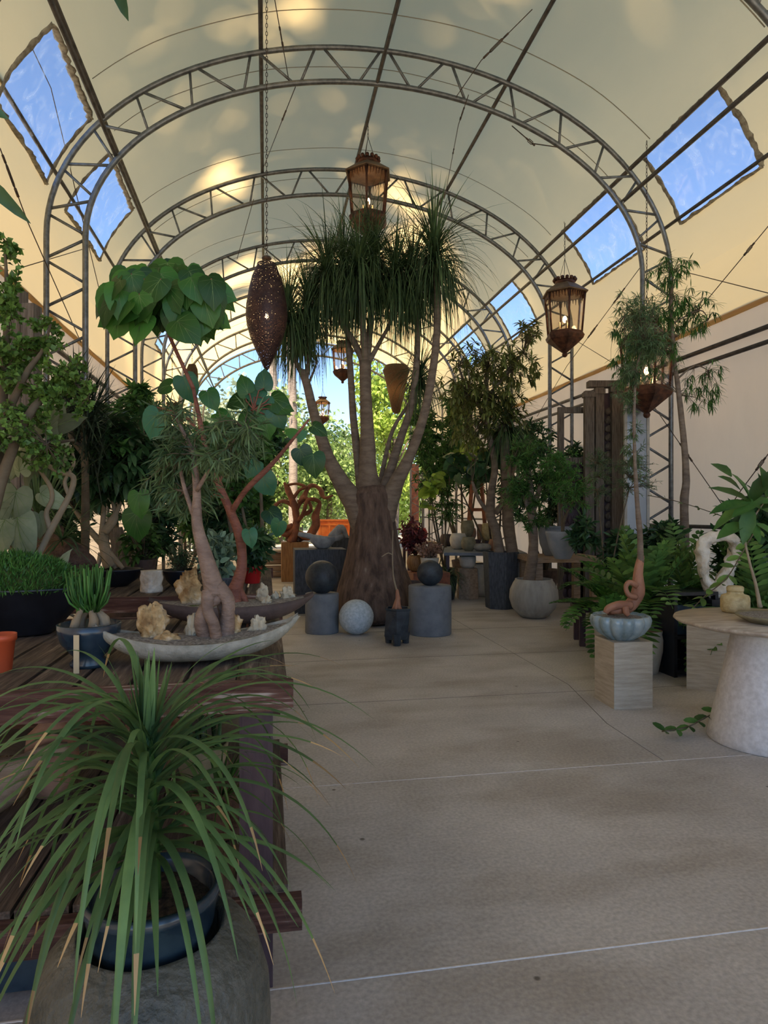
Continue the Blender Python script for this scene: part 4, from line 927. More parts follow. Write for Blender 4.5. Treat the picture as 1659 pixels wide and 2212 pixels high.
q=G(769,1373); orb(V((q.x,q.y,0))+V((SS,CC,0))*.08+V((0,0,.207)),.207,'orbw','pale blue-white speckled stone ball on the floor in front of the palm')
# black hexagonal pot with caudex
q=G(858,1396); c=V((q.x,q.y,0))+V((SS,CC,0))*.13
t=thing('caudex_plant','orange-barked caudex with one thin bare stem in a rough black footed pot','plant',c)
m=MB(); m.lathe(c,[(.125,.06),(.14,.10),(.158,.375),(.165,.38),(.165,.40),(.14,.40),(.135,.33),(.001,.33)],6,rz=.3,bump=.3)
for k in range(3): a=.3+2*PI*k/3; m.tube([c+V((.11*math.cos(a),.11*math.sin(a),.0)),c+V((.10*math.cos(a),.10*math.sin(a),.12))],[.035,.05],8,bump=.3)
m.build('pot','orbd',t,smooth=False)
m=MB(); m.lathe(c+V((0,0,.335)),[(.13,0),(.001,.01)],20,close=False); m.build('soil','soil',t)
m=MB()
for k in range(6): a=k*1.05; m.tube(smooth([c+V((.06*math.cos(a),.06*math.sin(a),.34)),c+V((.03*math.cos(a),.03*math.sin(a),.40)),c+V((.01,0,.50)),c+V((.0,0,.6))],3),srad([.014,.022,.026,.012],3),8,bump=.4,bf=20)
m.build('caudex','fig',t); m=MB(); m.tube(smooth([c+V((0,0,.58)),c+V((-.04,0,.75)),c+V((-.05,0,1.0)),c+V((-.045,0,1.25))],4),srad([.012,.008,.006,.004],4),6); m.tube(smooth([c+V((-.05,0,.98)),c+V((-.1,0,1.0)),c+V((-.17,-.01,.96))],3),[.006]*7,6); m.build('stem','palebark',t)
# brown bowl behind trunk
simple_pot(884,1290,9.3,.62,.46,'brownclay','wide dark brown clay bowl behind the right side of the palm base',zb=0,prof=[(.5,0),(.6,.03),(.9,.4),(1,.8),(1.04,.9),(1.04,1),(.92,1),(.88,.7),(.001,.7)])
# dark slab block and stone bird
q=G(697,1326); bw=.70; bc_=V((q.x-.02,q.y+.35,0)); m=MB(); m.box(bc_+V((0,0,.455)),(.74,.6,.91),rz=.0); tag(m.build('slate_block','slate',origin=bc_,smooth=False),'dark blue-grey slate-coloured block behind the black ball, left of the palm','pedestal')
bp=bc_+V((.05,0,.91)); t=thing('stone_bowl_sculpture','carved grey stone winged bowl sculpture on the dark slate block','sculpture',bp); m=MB()
m.lathe(bp,[(.06,0),(.1,.02),(.17,.10),(.19,.17),(.17,.18),(.14,.1),(.001,.08)],28,sy=.8,bump=.2); m.build('bowl','bird',t)
m=MB(); m.tube(smooth([bp+V((-.36,-.02,.22)),bp+V((-.2,-.04,.18)),bp+V((0,-.05,.14)),bp+V((.15,-.03,.15)),bp+V((.30,0,.18))],4),srad([.03,.05,.05,.05,.04],4),12,bump=.4,bf=8)
m.tube(smooth([bp+V((.10,0,.16)),bp+V((.2,.0,.24)),bp+V((.28,.02,.30)),bp+V((.36,.02,.16))],4),srad([.04,.07,.05,.04],4),12,bump=.3,bf=8); m.build('wings','bird',t)
m=MB(); m.box(bc_+V((.55,1.0,.52)),(.6,.5,1.04)); tag(m.build('slate_block','slate',origin=bc_+V((.55,1.0,0)),smooth=False),'second dark slate-coloured block half hidden behind the palm trunk','pedestal')
# wood pedestal and driftwood sculpture
q=G(640,1257); wc=V((q.x,q.y+.28,0)); m=MB(); m.box(wc+V((-.02,0,.41)),(.56,.50,.82)); tag(m.build('wood_pedestal','honey',origin=wc,smooth=False),'honey-brown wooden block pedestal carrying the red driftwood','pedestal')
zs=13.9; t=thing('driftwood_sculpture','red-brown looping driftwood sculpture on the honey-brown pedestal','sculpture',wc+V((0,0,.82))); m=MB()
def lp(P,R): m.tube(smooth([D(a,b,zs+c) for a,b,c in P],4),srad([S(x*1.3,zs) for x in R],4),10,bump=.5,bf=6,flat=.7)
lp([(630,1172,0),(640,1140,0),(640,1110,0),(632,1080,0),(620,1055,0),(614,1042,0)],[12,9,9,8,7,3]); lp([(640,1110,0),(630,1090,.1),(610,1082,.1),(592,1095,.1),(590,1112,.05),(600,1130,0),(615,1140,0),(632,1135,0)],[6,5,4,4,6,5,6,6]); lp([(640,1130,0),(655,1110,-.1),(665,1080,-.1),(690,1085,0),(683,1110,0),(680,1140,0),(665,1160,0),(645,1150,0)],[6,5,4,4,7,8,8,6]); lp([(640,1100,0),(655,1075,.1),(670,1050,.1),(690,1055,.1),(700,1075,0),(720,1070,0)],[6,6,5,5,4,2]); lp([(632,1080,0),(645,1060,0),(660,1052,0),(640,1045,0),(620,1048,0)],[5,4,4,3,3]); lp([(640,1140,0),(620,1155,0),(600,1145,0),(590,1125,0),(580,1105,0)],[7,7,6,4,3]); lp([(655,1112,0),(672,1100,0),(660,1075,0),(645,1085,0)],[5,5,5,5])
m.build('driftwood_loops','drift',t); m=MB(); m.ball(wc+V((0,0,.88)),(.2,.13,.08),bump=.4,n=24); m.build('base_root','caudex',t)
# log stacks and low table left of pedestal
for k,(px,py) in enumerate([(590,1245),(590,1228),(590,1212),(590,1198)]):
    c=G(590,1251); m=MB(); m.tube([c+V((-.35,.3,.07+.14*k)),c+V((.28,.3,.07+.14*k))],.068,12,bump=.2); tag(m.build('split_log','palewood',origin=c+V((0,.3,.14*k))),['bottom split log of the short stack left of the honey-brown pedestal','second split log from the floor in the short stack','third split log from the floor in the short stack','topmost split log of the short stack left of the honey-brown pedestal'][k],'log','stacked split logs')
m=MB(); c=G(590,1251)+V((0,.3,.56)); m.lathe(c,[(.05,0),(.3,.02),(.32,.05),(.2,.07),(.001,.075)],28,bump=.1); tag(m.build('flat_stone','cream',origin=c),'flat rounded pale stone lying on the log stack','stone')
# ---------------------------------------------------------------- right of centre
q=G(1164,1341); t=thing('round_potted_tree','upright fine-leaved tree in a large round light grey pot beside the aisle','tree',V((q.x,q.y,0))+V((SS,CC,0))*.3); c=ORG[t.name]
MB().lathe(c,[(a*.335,b*.53) for a,b in SPH+[(.001,.9)]],56).build('pot','greypot',t)
MB().lathe(c+V((0,0,.47)),[(.228,0),(.001,.01)],24,close=False).build('soil','soil',t)
z=9.1; m=MB(); trunk([c+V((-.08,0,.46)),D(1152,1190,z),D(1150,1130,z),D(1148,1080,z),D(1140,1000,z)],[.085,.068,.062,.05,.03],n=14,mb=m,bump=.1); trunk([D(1150,1130,z),D(1130,1060,z),D(1110,990,z)],[.04,.03,.02],mb=m); trunk([D(1150,1110,z),D(1170,1040,z),D(1190,980,z)],[.04,.03,.02],mb=m); m.build('trunk','smooth_bark',t)
A=[D(a,b,z) for a,b in[(1150,1080),(1140,1000),(1110,990),(1130,1060),(1170,1040),(1190,980),(1150,1130)]]
foliage(61,A,[E(1135,990,9.1,50,60,.4),E(1170,1040,9.1,60,60,.4),E(1120,1070,9.1,45,50,.3),E(1150,1130,9.1,40,30,.3)],'mid','twig',t,'blade',[54,60,36,18],22,.085,.012,.1,.003)
# dark hexagonal tall planter with trees
q=G(1088,1318); c=V((q.x,q.y,0))+V((SS,CC,0))*.25; t=thing('planter_tree','tall multi-trunk tree with olive-yellow leaf tufts in a dark hexagonal planter','tree',c)
MB().lathe(c,[(.23,0),(.235,.02),(.275,.83),(.275,.85),(.24,.85),(.235,.78),(.001,.78)],6,rz=.5).build('pot','slate',t,smooth=False)
MB().lathe(c+V((0,0,.785)),[(.235,0),(.001,.02)],18,close=False).build('soil','soil',t)
z=10.0; m=MB()
def tr(P,R,**k): trunk([D(a,b,z+c_) for a,b,c_ in P],[S(x,z) for x in R],mb=m,**k)
tr([(1080,1215,0),(1072,1150,0),(1058,1110,0),(1062,1060,0),(1068,1000,0),(1050,900,0),(1052,800,0)],[12,10,10,8,7,6,4]); tr([(1112,1215,0),(1100,1150,0),(1095,1080,0),(1092,1000,0),(1085,920,0)],[12,13,12,11,9]); tr([(1070,1110,0),(1095,1070,0),(1110,1010,0)],[7,6,4]); tr([(1058,1110,0),(1035,1080,0),(1020,1040,0)],[6,4,3]); tr([(1050,900,0),(1010,840,0),(990,790,0)],[4,3,2]); tr([(1052,860,0),(1100,800,0),(1130,760,0)],[4,3,2])
m.build('trunk','smooth_bark',t)
A=[D(a,b,z) for a,b in[(1052,800),(1050,900),(1010,840),(990,790),(1100,800),(1130,760),(1085,920),(1020,1040),(1052,860)]]
foliage(62,A,[E(1045,780,10,75,45,.5),E(1000,840,10,60,50,.5),E(1060,860,10,90,60,.6),E(1020,930,10,60,60,.5),E(1120,790,10,50,50,.4),E(1145,720,10,30,35,.3),E(1090,900,10,50,40,.4)],'olive','twig',t,'whorl',[46,42,66,44,30,14,26],9,.13,.028,.1,.005)
q=D(1092,905,z); m=MB(); rr=random.Random(6)
for i in range(420):
    a=rr.random()*2*PI; f=rr.random(); el=math.radians(85-105*f); m.ribbon(q+V((0,0,-.2*f)),V((math.cos(a)*math.cos(el),math.sin(a)*math.cos(el),math.sin(el))),rr.uniform(.5,.85),.014,rr.uniform(1.8,4),8)
m.build('leaf_crown','pony',t)
bush('broad_leaf_plant','dark broad-leaved plant climbing beside the hexagonal planter trees',1072,1260,11.9,[(1085,960,10.4,55,50,.4),(1050,1010,10.4,60,45,.4),(975,1000,10.8,30,40,.3)],'heart',[12,12,6],3,.17,.1,'dark',.7,63,w=.3,h=.4,trr=.02)
bush('bamboo_shrub','slender light green bamboo-like shrub right of the palm trunk',960,1240,12.5,[(905,900,12.5,28,130,.4),(925,1010,12.5,40,90,.5),(960,1090,12.5,45,50,.4),(975,960,12.5,30,110,.4)],'blade',[70,70,34,50],16,.11,.018,'mid',.4,64,w=.4,h=.4,trr=.02)
bush('lime_leaf_plant','small plant with a few lime-green leaves right of the palm base',940,1235,11.5,[(1000,990,11.5,25,30),(935,1060,11.5,20,60)],'heart',[4,6],3,.16,.1,'lime',.4,65,w=.3,h=.3,trr=.01)
bush('round_dense_shrub','dense bright green rounded shrub in front of the leaning wooden frames',1215,1200,8.6,[(1205,1020,8.6,55,60,.35),(1240,1060,8.4,50,50,.35)],'blade',[66,46],24,.07,.009,'bright',.1,66,w=.42,h=.36,potmt='tub',zb=.84,trr=.02,prof=BOWL)
bush('wispy_grey_shrub','wispy grey-green shrub behind the fluted bowl tree',1310,1260,7.4,[(1290,1030,7.6,40,70,.3),(1360,1030,7.4,70,60,.35)],'tiny',[40,60],22,.05,.005,'willow',.1,67,w=.3,h=.3,trr=.012)
# stump, white pot with cactus, cream ball
q=G(1018,1296); c=V((q.x,q.y+.2,0)); m=MB(); m.lathe(c,[(.185,0),(.19,.02),(.175,.5),(.17,.51),(.001,.51)],6,rz=.4); tag(m.build('wood_stool','palewood',origin=c,smooth=False),'pale faceted wooden stump stool under the white cactus pot','stool')
t=thing('barrel_cactus','small domed green cactus in a round white pot on the faceted stump','plant',c+V((0,0,.51))); MB().lathe(c+V((0,0,.51)),[(.09,0),(.13,.05),(.14,.14),(.138,.20),(.12,.20),(.12,.17),(.001,.17)],32).build('pot','paleplaster',t); MB().ball(c+V((0,0,.68)),(.11,.11,.10),n=28,bump=.05,bf=8).build('cactus','dark',t)
q=G(1056,1292); c=V((q.x,q.y+.3,0)); m=MB(); m.lathe(c,[(a*.27,b*.56) for a,b in SPH+[(.001,.9)]],40); tag(m.build('round_pot','cream',origin=c),'tall cream rounded pot half hidden by the dark hexagonal planter','pot')
# pottery table
tc_=V((3.05,12.6,0)); 
def table(name,c,sx,sy,h,top,legm,label,rz=0,th=.05,lw=.06,cat='table'):
    t=thing(name,label,cat,c); c=V(c); MB().box(c+V((0,0,h-th/2)),(sx,sy,th),rz=rz).build('table_top',top,t,smooth=False); R=Matrix.Rotation(rz,3,'Z')
    for a in(-1,1):
        for b in(-1,1): MB().box(c+R@V((a*(sx/2-lw),b*(sy/2-lw),(h-th)/2)),(lw,lw,h-th),rz=rz).build('leg',legm,t,smooth=False)
    return t
ta=G(960,1183,.78); tb=G(1110,1212,.78); mid=(ta+tb)/2; mid.z=0
table('pottery_table',mid+V((.5,1.15,0)),1.35,2.2,.78,'cyl','leg','long blue-grey topped table crowded with clay pots, right of the palm',rz=-.25)
P2=[(965,1178,30,26,'brownclay','brown wide-mouthed bowl, leftmost pot on the pottery table'),(990,1186,38,34,'cream','round cream bowl near the left of the pottery table'),(1012,1190,32,30,'mosspot','olive round bowl right of the cream bowl on the pottery table'),(1042,1196,40,16,'greypot','low wide grey dish on the pottery table'),(1066,1198,22,26,'terra','small tan jar at the right of the pottery table'),(1010,1160,30,36,'mosspot','tall olive bowl stacked at the back of the pottery table'),(1022,1165,14,24,'terra','small slim terracotta jar between the olive bowls'),(1055,1168,34,38,'ochre','tapered ochre pot at the back of the pottery table'),(1036,1172,12,40,'terra','slim standing terracotta bottle in the middle of the pottery table')]
for px,py,w,h,mt,lb in P2:
    back=py<1175; z=11.9 if back else 11.2; h_=.775 if not back else .78
    zz=12.3 if back and True else (H-.78)*F/(py-1106); 
    zz=max(zz,11.35); c=D(px,py,min(zz,13)); zb=.78 if not back else c.z
    if back:   # raised on a low plinth
        m=MB(); m.box((c.x,c.y,(.78+c.z)/2),(.2,.2,c.z-.78)); tag(m.build('display_riser','leg',origin=(c.x,c.y,.78),smooth=False),'small dark riser under '+('the '+lb.split(' at ')[0].split(' between ')[0].split(' in the')[0]),'riser')
    c.z=zb; r=S(w,min(zz,13))/2; hh=S(h,min(zz,13)); m=MB(); m.lathe(c,[(a*r,b*hh) for a,b in SPH+[(.001,.9)]],28); tag(m.build('clay_pot',mt,origin=c),lb,'pot','clay pots on the pottery table')
t=thing('wooden_easel','red-brown wooden A-frame easel behind the pottery table','easel',V((*D(1030,1190,14.2).xy,0))); e=ORG[t.name]
for s_ in(-1,1): MB().tube([e+V((s_*.28,0,0)),e+V((s_*.06,0,2.6))],.045,4).build('leg','drift',t,smooth=False)
MB().box(e+V((0,0,1.5)),(.4,.05,.07)).build('crossbar','drift',t,smooth=False)
# rustic table with tub
table('rustic_table',V((*D(1205,1210,9.6).xy,0)),1.0,.9,.82,'palewood','palewood','rustic thick-slab wooden table behind the round grey potted tree',rz=-.1,th=.07,lw=.1)
simple_pot(1200,1196,9.6,.50,.42,'tub','large pale blue-grey tub standing on the rustic slab table',name='planter_tub',zb=.82)
m=MB(); c=D(1103,1250,10.9); c.z=0; m.box(c+V((.3,.3,.35)),(.4,.4,.7)); tag(m.build('painted_box','tub',origin=c+V((.3,.3,0)),smooth=False),'blue-grey painted box behind the round pot, beside the hexagonal planter','box')
# pots right of the palm
t,q=potted('succulent_pot','pale flared pot of pinkish succulents right of the palm base',928,1228,10.6,.30,.24,'cream',.48); foliage(71,[q],[E(925,1185,10.6,34,16,.18)],'terra','twig',t,'tiny',60,10,.06,.03,0,.003)
m=MB(); c=V((*D(925,1240,10.8).xy,0)); m.box(c+V((0,0,.238)),(.6,.5,.476)); tag(m.build('wooden_crate','drift',origin=c,smooth=False),'brown wooden crate holding pots right of the palm base','crate')
t,q=potted('orange_glazed_pot','amber glazed round pot beside the palm base, maroon plant in it',898,1228,10.9,.3,.26,'honey',.476,SPH); foliage(72,[q],[E(885,1150,10.9,26,40,.2),E(905,1160,10.9,20,28,.2)],'red','twig',t,'blade',[34,24],12,.10,.03,.1,.004)
t,q=potted('spider_plant','dark green strap-leaved plant in a black pot right of the dark ball',966,1275,11.0,.34,.40,'black',0)
m=MB(); rr=random.Random(77)
for i in range(150): a=rr.random()*6.28; m.ribbon(q,V((math.cos(a),math.sin(a),rr.uniform(.2,2.5))),rr.uniform(.3,.55),.014,rr.uniform(3,6),8)
m.build('leaves','willow',t)
simple_pot(906,1162,14.5,.36,.30,'redp','dark red round pot far behind the palm base',zb=.80,prof=SPH+[(.001,.9)])
table('small_table',V((*D(906,1190,14.5).xy,0)),.7,.6,.8,'palewood','leg','small wooden table under the dark red pot behind the palm')
# ---------------------------------------------------------------- leaning frames and mirror, right wall
def pbox(px0,px1,pt,pb_,z,mt,label,name,cat,th=.08,frame_=0,zb=None,lean=0):
    a=D(px0,pt,z); b=D(px1,pt,z); w=(b-a).length; c=(a+b)/2; zt=a.z; z0=zb if zb is not None else D(px0,pb_,z).z
    t=thing(name,label,cat,(c.x,c.y,z0)); 
    if frame_:
        f=frame_; h=zt-z0
        for s_ in(-1,1): MB().box((c.x+s_*(w/2-f/2)*CC,c.y-s_*(w/2-f/2)*SS,(zt+z0)/2),(f,th,h),rz=-PSI).build('stile',mt,t,smooth=False)
        for zz in(zt-f/2,z0+f/2): MB().box((c.x,c.y,zz),(w,th*.9,f),rz=-PSI).build('rail',mt,t,smooth=False)
    else: MB().box((c.x,c.y,(zt+z0)/2),(w,th,zt-z0),rz=-PSI).build('board',mt,t,smooth=False)
    return t,c,w,zt,z0
z=10.6
t,c,w,zt,z0=pbox(1205,1275,880,995,z,'greywood','open weathered wooden frame with carved lower panel, leaning by the right wall','salvaged_sash','sash',frame_=.09,zb=0)
MB().box((c.x,c.y,D(1240,995,z).z),(w,.07,.10),rz=-PSI).build('rail','greywood',t,smooth=False)
m=MB(); zz=D(1240,1000,z).z; m.box((c.x,c.y,zz/2),(w-.1,.04,zz),rz=-PSI)
for i in range(5):
    for j in range(9): q=V((c.x,c.y-.03,.15+j*zz/9.5))+V((CC,-SS,0))*(w-.2)*(i/4-.5); m.ball(q,(.04,.02,.08),n=8)
m.build('carved_panel','leg',t)
for a,b,tp,lb in[(1262,1282,845,'tall grey wooden door board at the left of the leaning stack'),(1285,1303,838,'narrow grey wooden door board in the middle of the leaning stack'),(1320,1345,834,'tall grey wooden door board at the right of the leaning stack')]:
    t,c,w,zt,z0=pbox(a,b,tp,0,z-.2,'greywood',lb,'wooden_door','door',zb=0,th=.1)
    m=MB(); m.box((c.x,c.y,zt-.06),(w*1.25,.13,.08),rz=-PSI); m.build('cap','greywood',t,smooth=False)
t,c,w,zt,z0=pbox(1299,1322,850,0,z-.1,'leg','dark carved wooden door panel between grey boards by the right wall','carved_door','door',zb=0,th=.06)
m=MB()
for j in range(22): m.ball((c.x,c.y-.05,.15+j*(zt-.3)/22),(.06,.04,.06),n=10,bump=.4)
m.build('carving','greywood',t)
m=MB(); m.box((D(1312,836,z-.15)+V((0,0,.04))),(.62,.16,.10),rz=-PSI); tag(m.build('door_lintel','greywood',origin=D(1300,836,z-.15),smooth=False),'grey wooden lintel across the tops of the leaning door boards','lintel')
t,c,w,zt,z0=pbox(1348,1402,835,0,9.7,'paleplaster','tall pale-framed mirror leaning by the right post','standing_mirror','mirror',zb=0,th=.05,frame_=.04)
MB().box((c.x,c.y+.0,(zt)/2),(w-.06,.02,zt-.06),rz=-PSI).build('glass','mirror',t,smooth=False)
# ---------------------------------------------------------------- right foreground
q=G(1328,1533); s_=.305; pc_=V((q.x+s_/2,q.y+s_/2+.0,0)); m=MB(); m.box(pc_+V((0,0,.245)),(s_,s_,.49),rz=-.02); tag(m.build('stone_plinth','trav',origin=pc_,smooth=False),'square travertine plinth under the fluted blue bowl','plinth')
t=thing('fluted_bowl_tree','slender tree with coiled orange root in a fluted blue-grey bowl on travertine','tree',pc_+V((-.02,0,.49))); c=ORG[t.name]
MB().lathe(c,[(.10,0),(.11,.01),(.17,.05),(.205,.10),(.215,.145),(.205,.175),(.19,.182),(.18,.165),(.001,.16)],112,lobe=.13,ln=14).build('bowl','bluebowl',t)
MB().lathe(c+V((0,0,.163)),[(.18,0),(.001,.012)],28,close=False,bump=.15).build('gravel','gravel',t)
z=5.05; m=MB()
def tr(P,R,mb=None,**k): trunk([D(a,b,z+c_) for a,b,c_ in P],[S(x,z) for x in R],mb=mb or m,**k)
tr([(1385,1200,.02),(1378,1240,.0),(1378,1280,0),(1362,1308,0),(1340,1316,-.04),(1318,1320,-.04)],[7,10,15,14,11,6],n=14)
tr([(1374,1290,-.04),(1358,1285,-.06),(1352,1268,-.06),(1360,1258,-.05),(1375,1265,-.03)],[7,6,5,6,7],n=10); tr([(1362,1308,-.04),(1340,1306,-.07),(1315,1314,-.08),(1308,1324,-.08)],[10,9,8,5],n=10); tr([(1350,1310,-.08),(1352,1322,-.09),(1358,1330,-.1)],[8,7,4],n=10); tr([(1330,1310,0),(1315,1322,.03),(1325,1328,.04)],[7,6,4],n=8)
m.build('coiled_root','fig',t); m=MB()
tr([(1384,1215,.01),(1382,1150,0),(1376,1080,0),(1371,980,.0),(1370,880,.0),(1375,800,.05),(1390,740,.1)],[7.2,6.2,4.8,3.6,3.2,2.5,1.8],n=10)
m.build('stem','smooth_bark',t)
A=[D(a,b,z+.05) for a,b in[(1370,980),(1370,880),(1375,800),(1390,740),(1376,1050),(1372,930)]]
foliage(81,A,[E(1395,740,5.1,55,50,.2),E(1360,830,5.1,40,70,.15),E(1380,660,5.2,60,50,.2),E(1370,960,5.1,25,70,.1)],'willow','twig',t,'blade',[56,34,40,16],20,.055,.005,.6,.0015)
# tall airy tree behind
q=D(1482,1120,7.6); t,qq=potted('airy_narrow_leaf_tree','tall airy narrow-leaved tree in a dark tub against the right wall',1482,1300,7.6,.4,.45,'black',0)
z=7.6; m=MB(); trunk([qq-V((0,0,.05)),D(1478,1100,z),D(1482,1040,z),D(1478,960,z),D(1466,850,z),D(1455,760,z),D(1450,640,z),D(1455,590,z)],[.055,.05,.042,.036,.03,.022,.015,.008],mb=m); trunk([D(1462,820,z),D(1500,790,z),D(1530,800,z)],[.012,.009,.005],mb=m); trunk([D(1452,700,z),D(1510,670,z),D(1530,690,z)],[.01,.008,.004],mb=m); trunk([D(1455,740,z),D(1400,690,z),D(1350,680,z)],[.012,.009,.004],mb=m); m.build('trunk','smooth_bark',t)
A=[D(a,b,z) for a,b in[(1455,760),(1450,640),(1455,590),(1500,790),(1530,800),(1510,670),(1530,690),(1400,690),(1350,680),(1466,850)]]
foliage(82,A,[E(1450,590,7.6,45,40,.35),E(1500,670,7.6,50,50,.35),E(1430,680,7.6,60,50,.35),E(1365,700,7.6,50,60,.3),E(1520,830,7.6,40,55,.3),E(1350,790,7.6,40,50,.3),E(1410,770,7.5,60,45,.3)],'mid','twig',t,'whorl',[28,34,38,32,26,22,36],9,.12,.011,.7,.0025)
# terracotta-rim pot, stone block, table
q=G(1418,1461); c=V((q.x,q.y+.13,0)); m=MB(); m.lathe(c,[(.075,0),(.085,.01),(.125,.2),(.128,.3),(.118,.36),(.122,.365),(.122,.385)],40,close=False); o=tag(m.build('clay_pot','cream',origin=c),'tall cream pot with terracotta inside, behind the travertine plinth','pot'); mm=MB(); mm.lathe(c,[(.122,.385),(.105,.385),(.10,.33),(.001,.32)],36,close=False); i_=sub(mm,'inner_rim','terra',o); i_['label']='terracotta inner rim'
qa,qb=G(1483,1487),G(1579,1498); ab=(qb-qa).normalized(); c=(qa+qb)/2+V((-ab.y,ab.x,0))*.18; c.z=0; m=MB(); m.box(c+V((0,0,.26)),((qb-qa).length,.36,.52),rz=math.atan2(ab.y,ab.x)); tag(m.build('stone_plinth','trav',origin=c,smooth=False),'square travertine block behind the round table at right','plinth')
tc0=D(1656,1600,4.2); tc0.z=0; t=thing('round_stone_table','round travertine-topped table on a pale tapered cone base','table',tc0)
MB().lathe(tc0,[(.335,0),(.345,.01),(.33,.08),(.255,.42),(.205,.66),(.20,.725)],72).build('cone_base','cone',t)
MB().lathe(tc0+V((0,0,.725)),[(.46,0),(.53,.018),(.545,.03),(.54,.042),(.001,.043)],96).build('table_top','travt',t)
TZ=.768
c=G(1588,1322,TZ); m=MB(); m.lathe(c,[(.08,0),(.086,.01),(.092,.03),(.092,.095),(.085,.115),(.055,.125),(.05,.135),(.05,.14)],40); o=tag(m.build('lidded_jar','ochre',origin=c),'ochre ceramic lidded jar on the round stone table','jar'); mm=MB(); mm.lathe(c,[(.052,.141),(.054,.15),(.054,.17),(.045,.178),(.001,.18)],32); sub(mm,'lid','ochre',o)
c=G(1668,1345,TZ); t=thing('broad_leaf_bonsai','glossy broad-leaved plant with thin tan stems in a flat grey dish on the table','plant',c)
MB().lathe(c,[(.13,0),(.17,.02),(.205,.04),(.20,.05),(.18,.045),(.001,.045)],56).build('dish','mosspot',t); MB().lathe(c+V((0,0,.046)),[(.175,0),(.001,.015)],28,close=False,bump=.1).build('gravel','gravel',t)
z=4.25; m=MB(); st=c+V((-.07,0,.05)); st=D(1642,1312,z)
trunk([st,D(1632,1260,z),D(1618,1210,z),D(1608,1150,z),D(1622,1090,z)],[.016,.010,.008,.007,.006],mb=m); trunk([D(1608,1150,z),D(1640,1100,z),D(1670,1060,z)],[.006,.005,.004],mb=m); m.build('stem','palebark',t)
m=MB()
for px,py,s_,an in[(1622,1085,80,120),(1622,1085,90,150),(1622,1085,100,185),(1620,1085,95,215),(1622,1088,100,10),(1622,1090,90,340),(1622,1085,80,70),(1640,1100,80,30),(1620,1090,90,250),(1655,1070,80,60),(1655,1075,70,100),(1650,1075,90,200),(1610,1130,70,200),(1612,1120,60,300),(1600,1060,60,140),(1580,1030,50,130),(1630,1130,80,330)]:
    a=math.radians(an); d=V((CC,-SS,0))*math.cos(a)+V((0,0,1))*math.sin(a)+V((SS,CC,0))*rr.uniform(-.4,.4); m.blade(D(px,py,z),d,(V((-SS,-CC,0))*.6+V((0,0,1))).normalized(),S(s_,z),S(34,z),bend=.2)
m.build('leaves','mid',t)
# coral-like ring stone on a dark stand
zc_=5.95; c=D(1553,1292,zc_); base=V((c.x,c.y,0)); m=MB(); m.box(base+V((0,.03,c.z/2)),(.30,.28,c.z)); tag(m.build('dark_pedestal','black',origin=base,smooth=False),'dark pedestal holding the ring-shaped bleached stone','pedestal')
t=thing('ring_stone','bleached white ring-shaped holed stone standing behind the round table','sculpture',c); m=MB()
RP=[(1545,1282,17),(1530,1262,13),(1520,1235,11),(1518,1205,14),(1521,1175,15),(1540,1160,11),(1562,1158,10),(1582,1166,14),(1588,1190,14),(1580,1215,14),(1568,1240,15),(1560,1265,17),(1545,1282,18)]
m.tube(smooth([D(a,b,zc_) for a,b,r_ in RP],5),srad([S(r_,zc_) for a,b,r_ in RP],5),20,bump=.55,bf=18); m.ball(D(1548,1280,zc_),(.08,.07,.045),bump=.4,n=24); m.build('ring','coral',t)
# cycads behind
def frond(mb,wd,q,d,L,g,ll,lw,n=17,up=.35,rnd=None):
    d=d.normalized(); p=q.copy(); st=L/n; P=[p.copy()]
    for i in range(n):
        d=(d+V((0,0,-g*st))).normalized(); p=p+d*st; P.append(p.copy())
        if i>2:
            s,_=frame(d); f=i/n; l=ll*(math.sin(PI*min(1,.12+f*.95))**.6); nn=s.cross(d)
            for sg in(-1,1):
                ld_=(s*sg+d*.45+nn*up).normalized(); mb.blade(p,ld_,nn,l,lw,prof=((0,.3),(.4,1),(.75,.75),(1,.03)),bend=.15)
    wd.tube(P,[.005*(1-.7*i/n)+.001 for i in range(n+1)],4,cap=False)
def cycad(name,label,px,pyb,z,w,h,potmt,nf,L,ll,lw,leaf,seed,zb=0,el=(.3,1.4),fl=None,prof=None,g=(1.0,2.6)):
    t,q=potted(name,label,px,pyb,z,w,h,potmt,zb,prof); r=random.Random(seed); mb,wd=MB(),MB()
    for i in range(nf):
        a=2*PI*(i/nf)+r.uniform(-.3,.3); e=r.uniform(*el); frond(mb,wd,q,V((math.cos(a)*math.cos(e),math.sin(a)*math.cos(e),math.sin(e))),L*r.uniform(.7,1.1),r.uniform(*g),ll,lw,rnd=r)
    MB().ball(q+V((0,0,.02)),(.07,.07,.08),bump=.3,n=16).build('crown','caudex',t); wd.build('frond_stems','mid',t); mb.build('fronds',leaf,t); return t
cycad('cardboard_cycad','bushy cycad with broad green fronds in a grey pot behind the fluted bowl',1392,1365,6.3,.50,.42,'greypot',30,1.0,.19,.050,'cycad',91,prof=SPH,el=(.5,1.5),g=(.8,2.4))
cycad('yellow_green_cycad','yellow-green cycad beside the rustic table, left of the fluted bowl',1320,1330,7.2,.34,.38,'cream',20,.85,.16,.046,'bright',92,el=(.4,1.4))
cycad('dark_cycad','dark glossy cycad in a black tub left of the ring-shaped stone',1485,1350,6.6,.44,.5,'black',26,1.0,.17,.046,'cycad',93,el=(.4,1.5),g=(.8,2.2))
cycad('drooping_fern','grey-green arching fern low behind the square travertine block',1440,1400,6.8,.3,.28,'black',18,.7,.09,.012,'willow',94)
cycad('tall_cycad','dark green cycad at the far right behind the table plant',1640,1290,5.9,.44,.5,'black',24,1.0,.17,.046,'cycad',95)
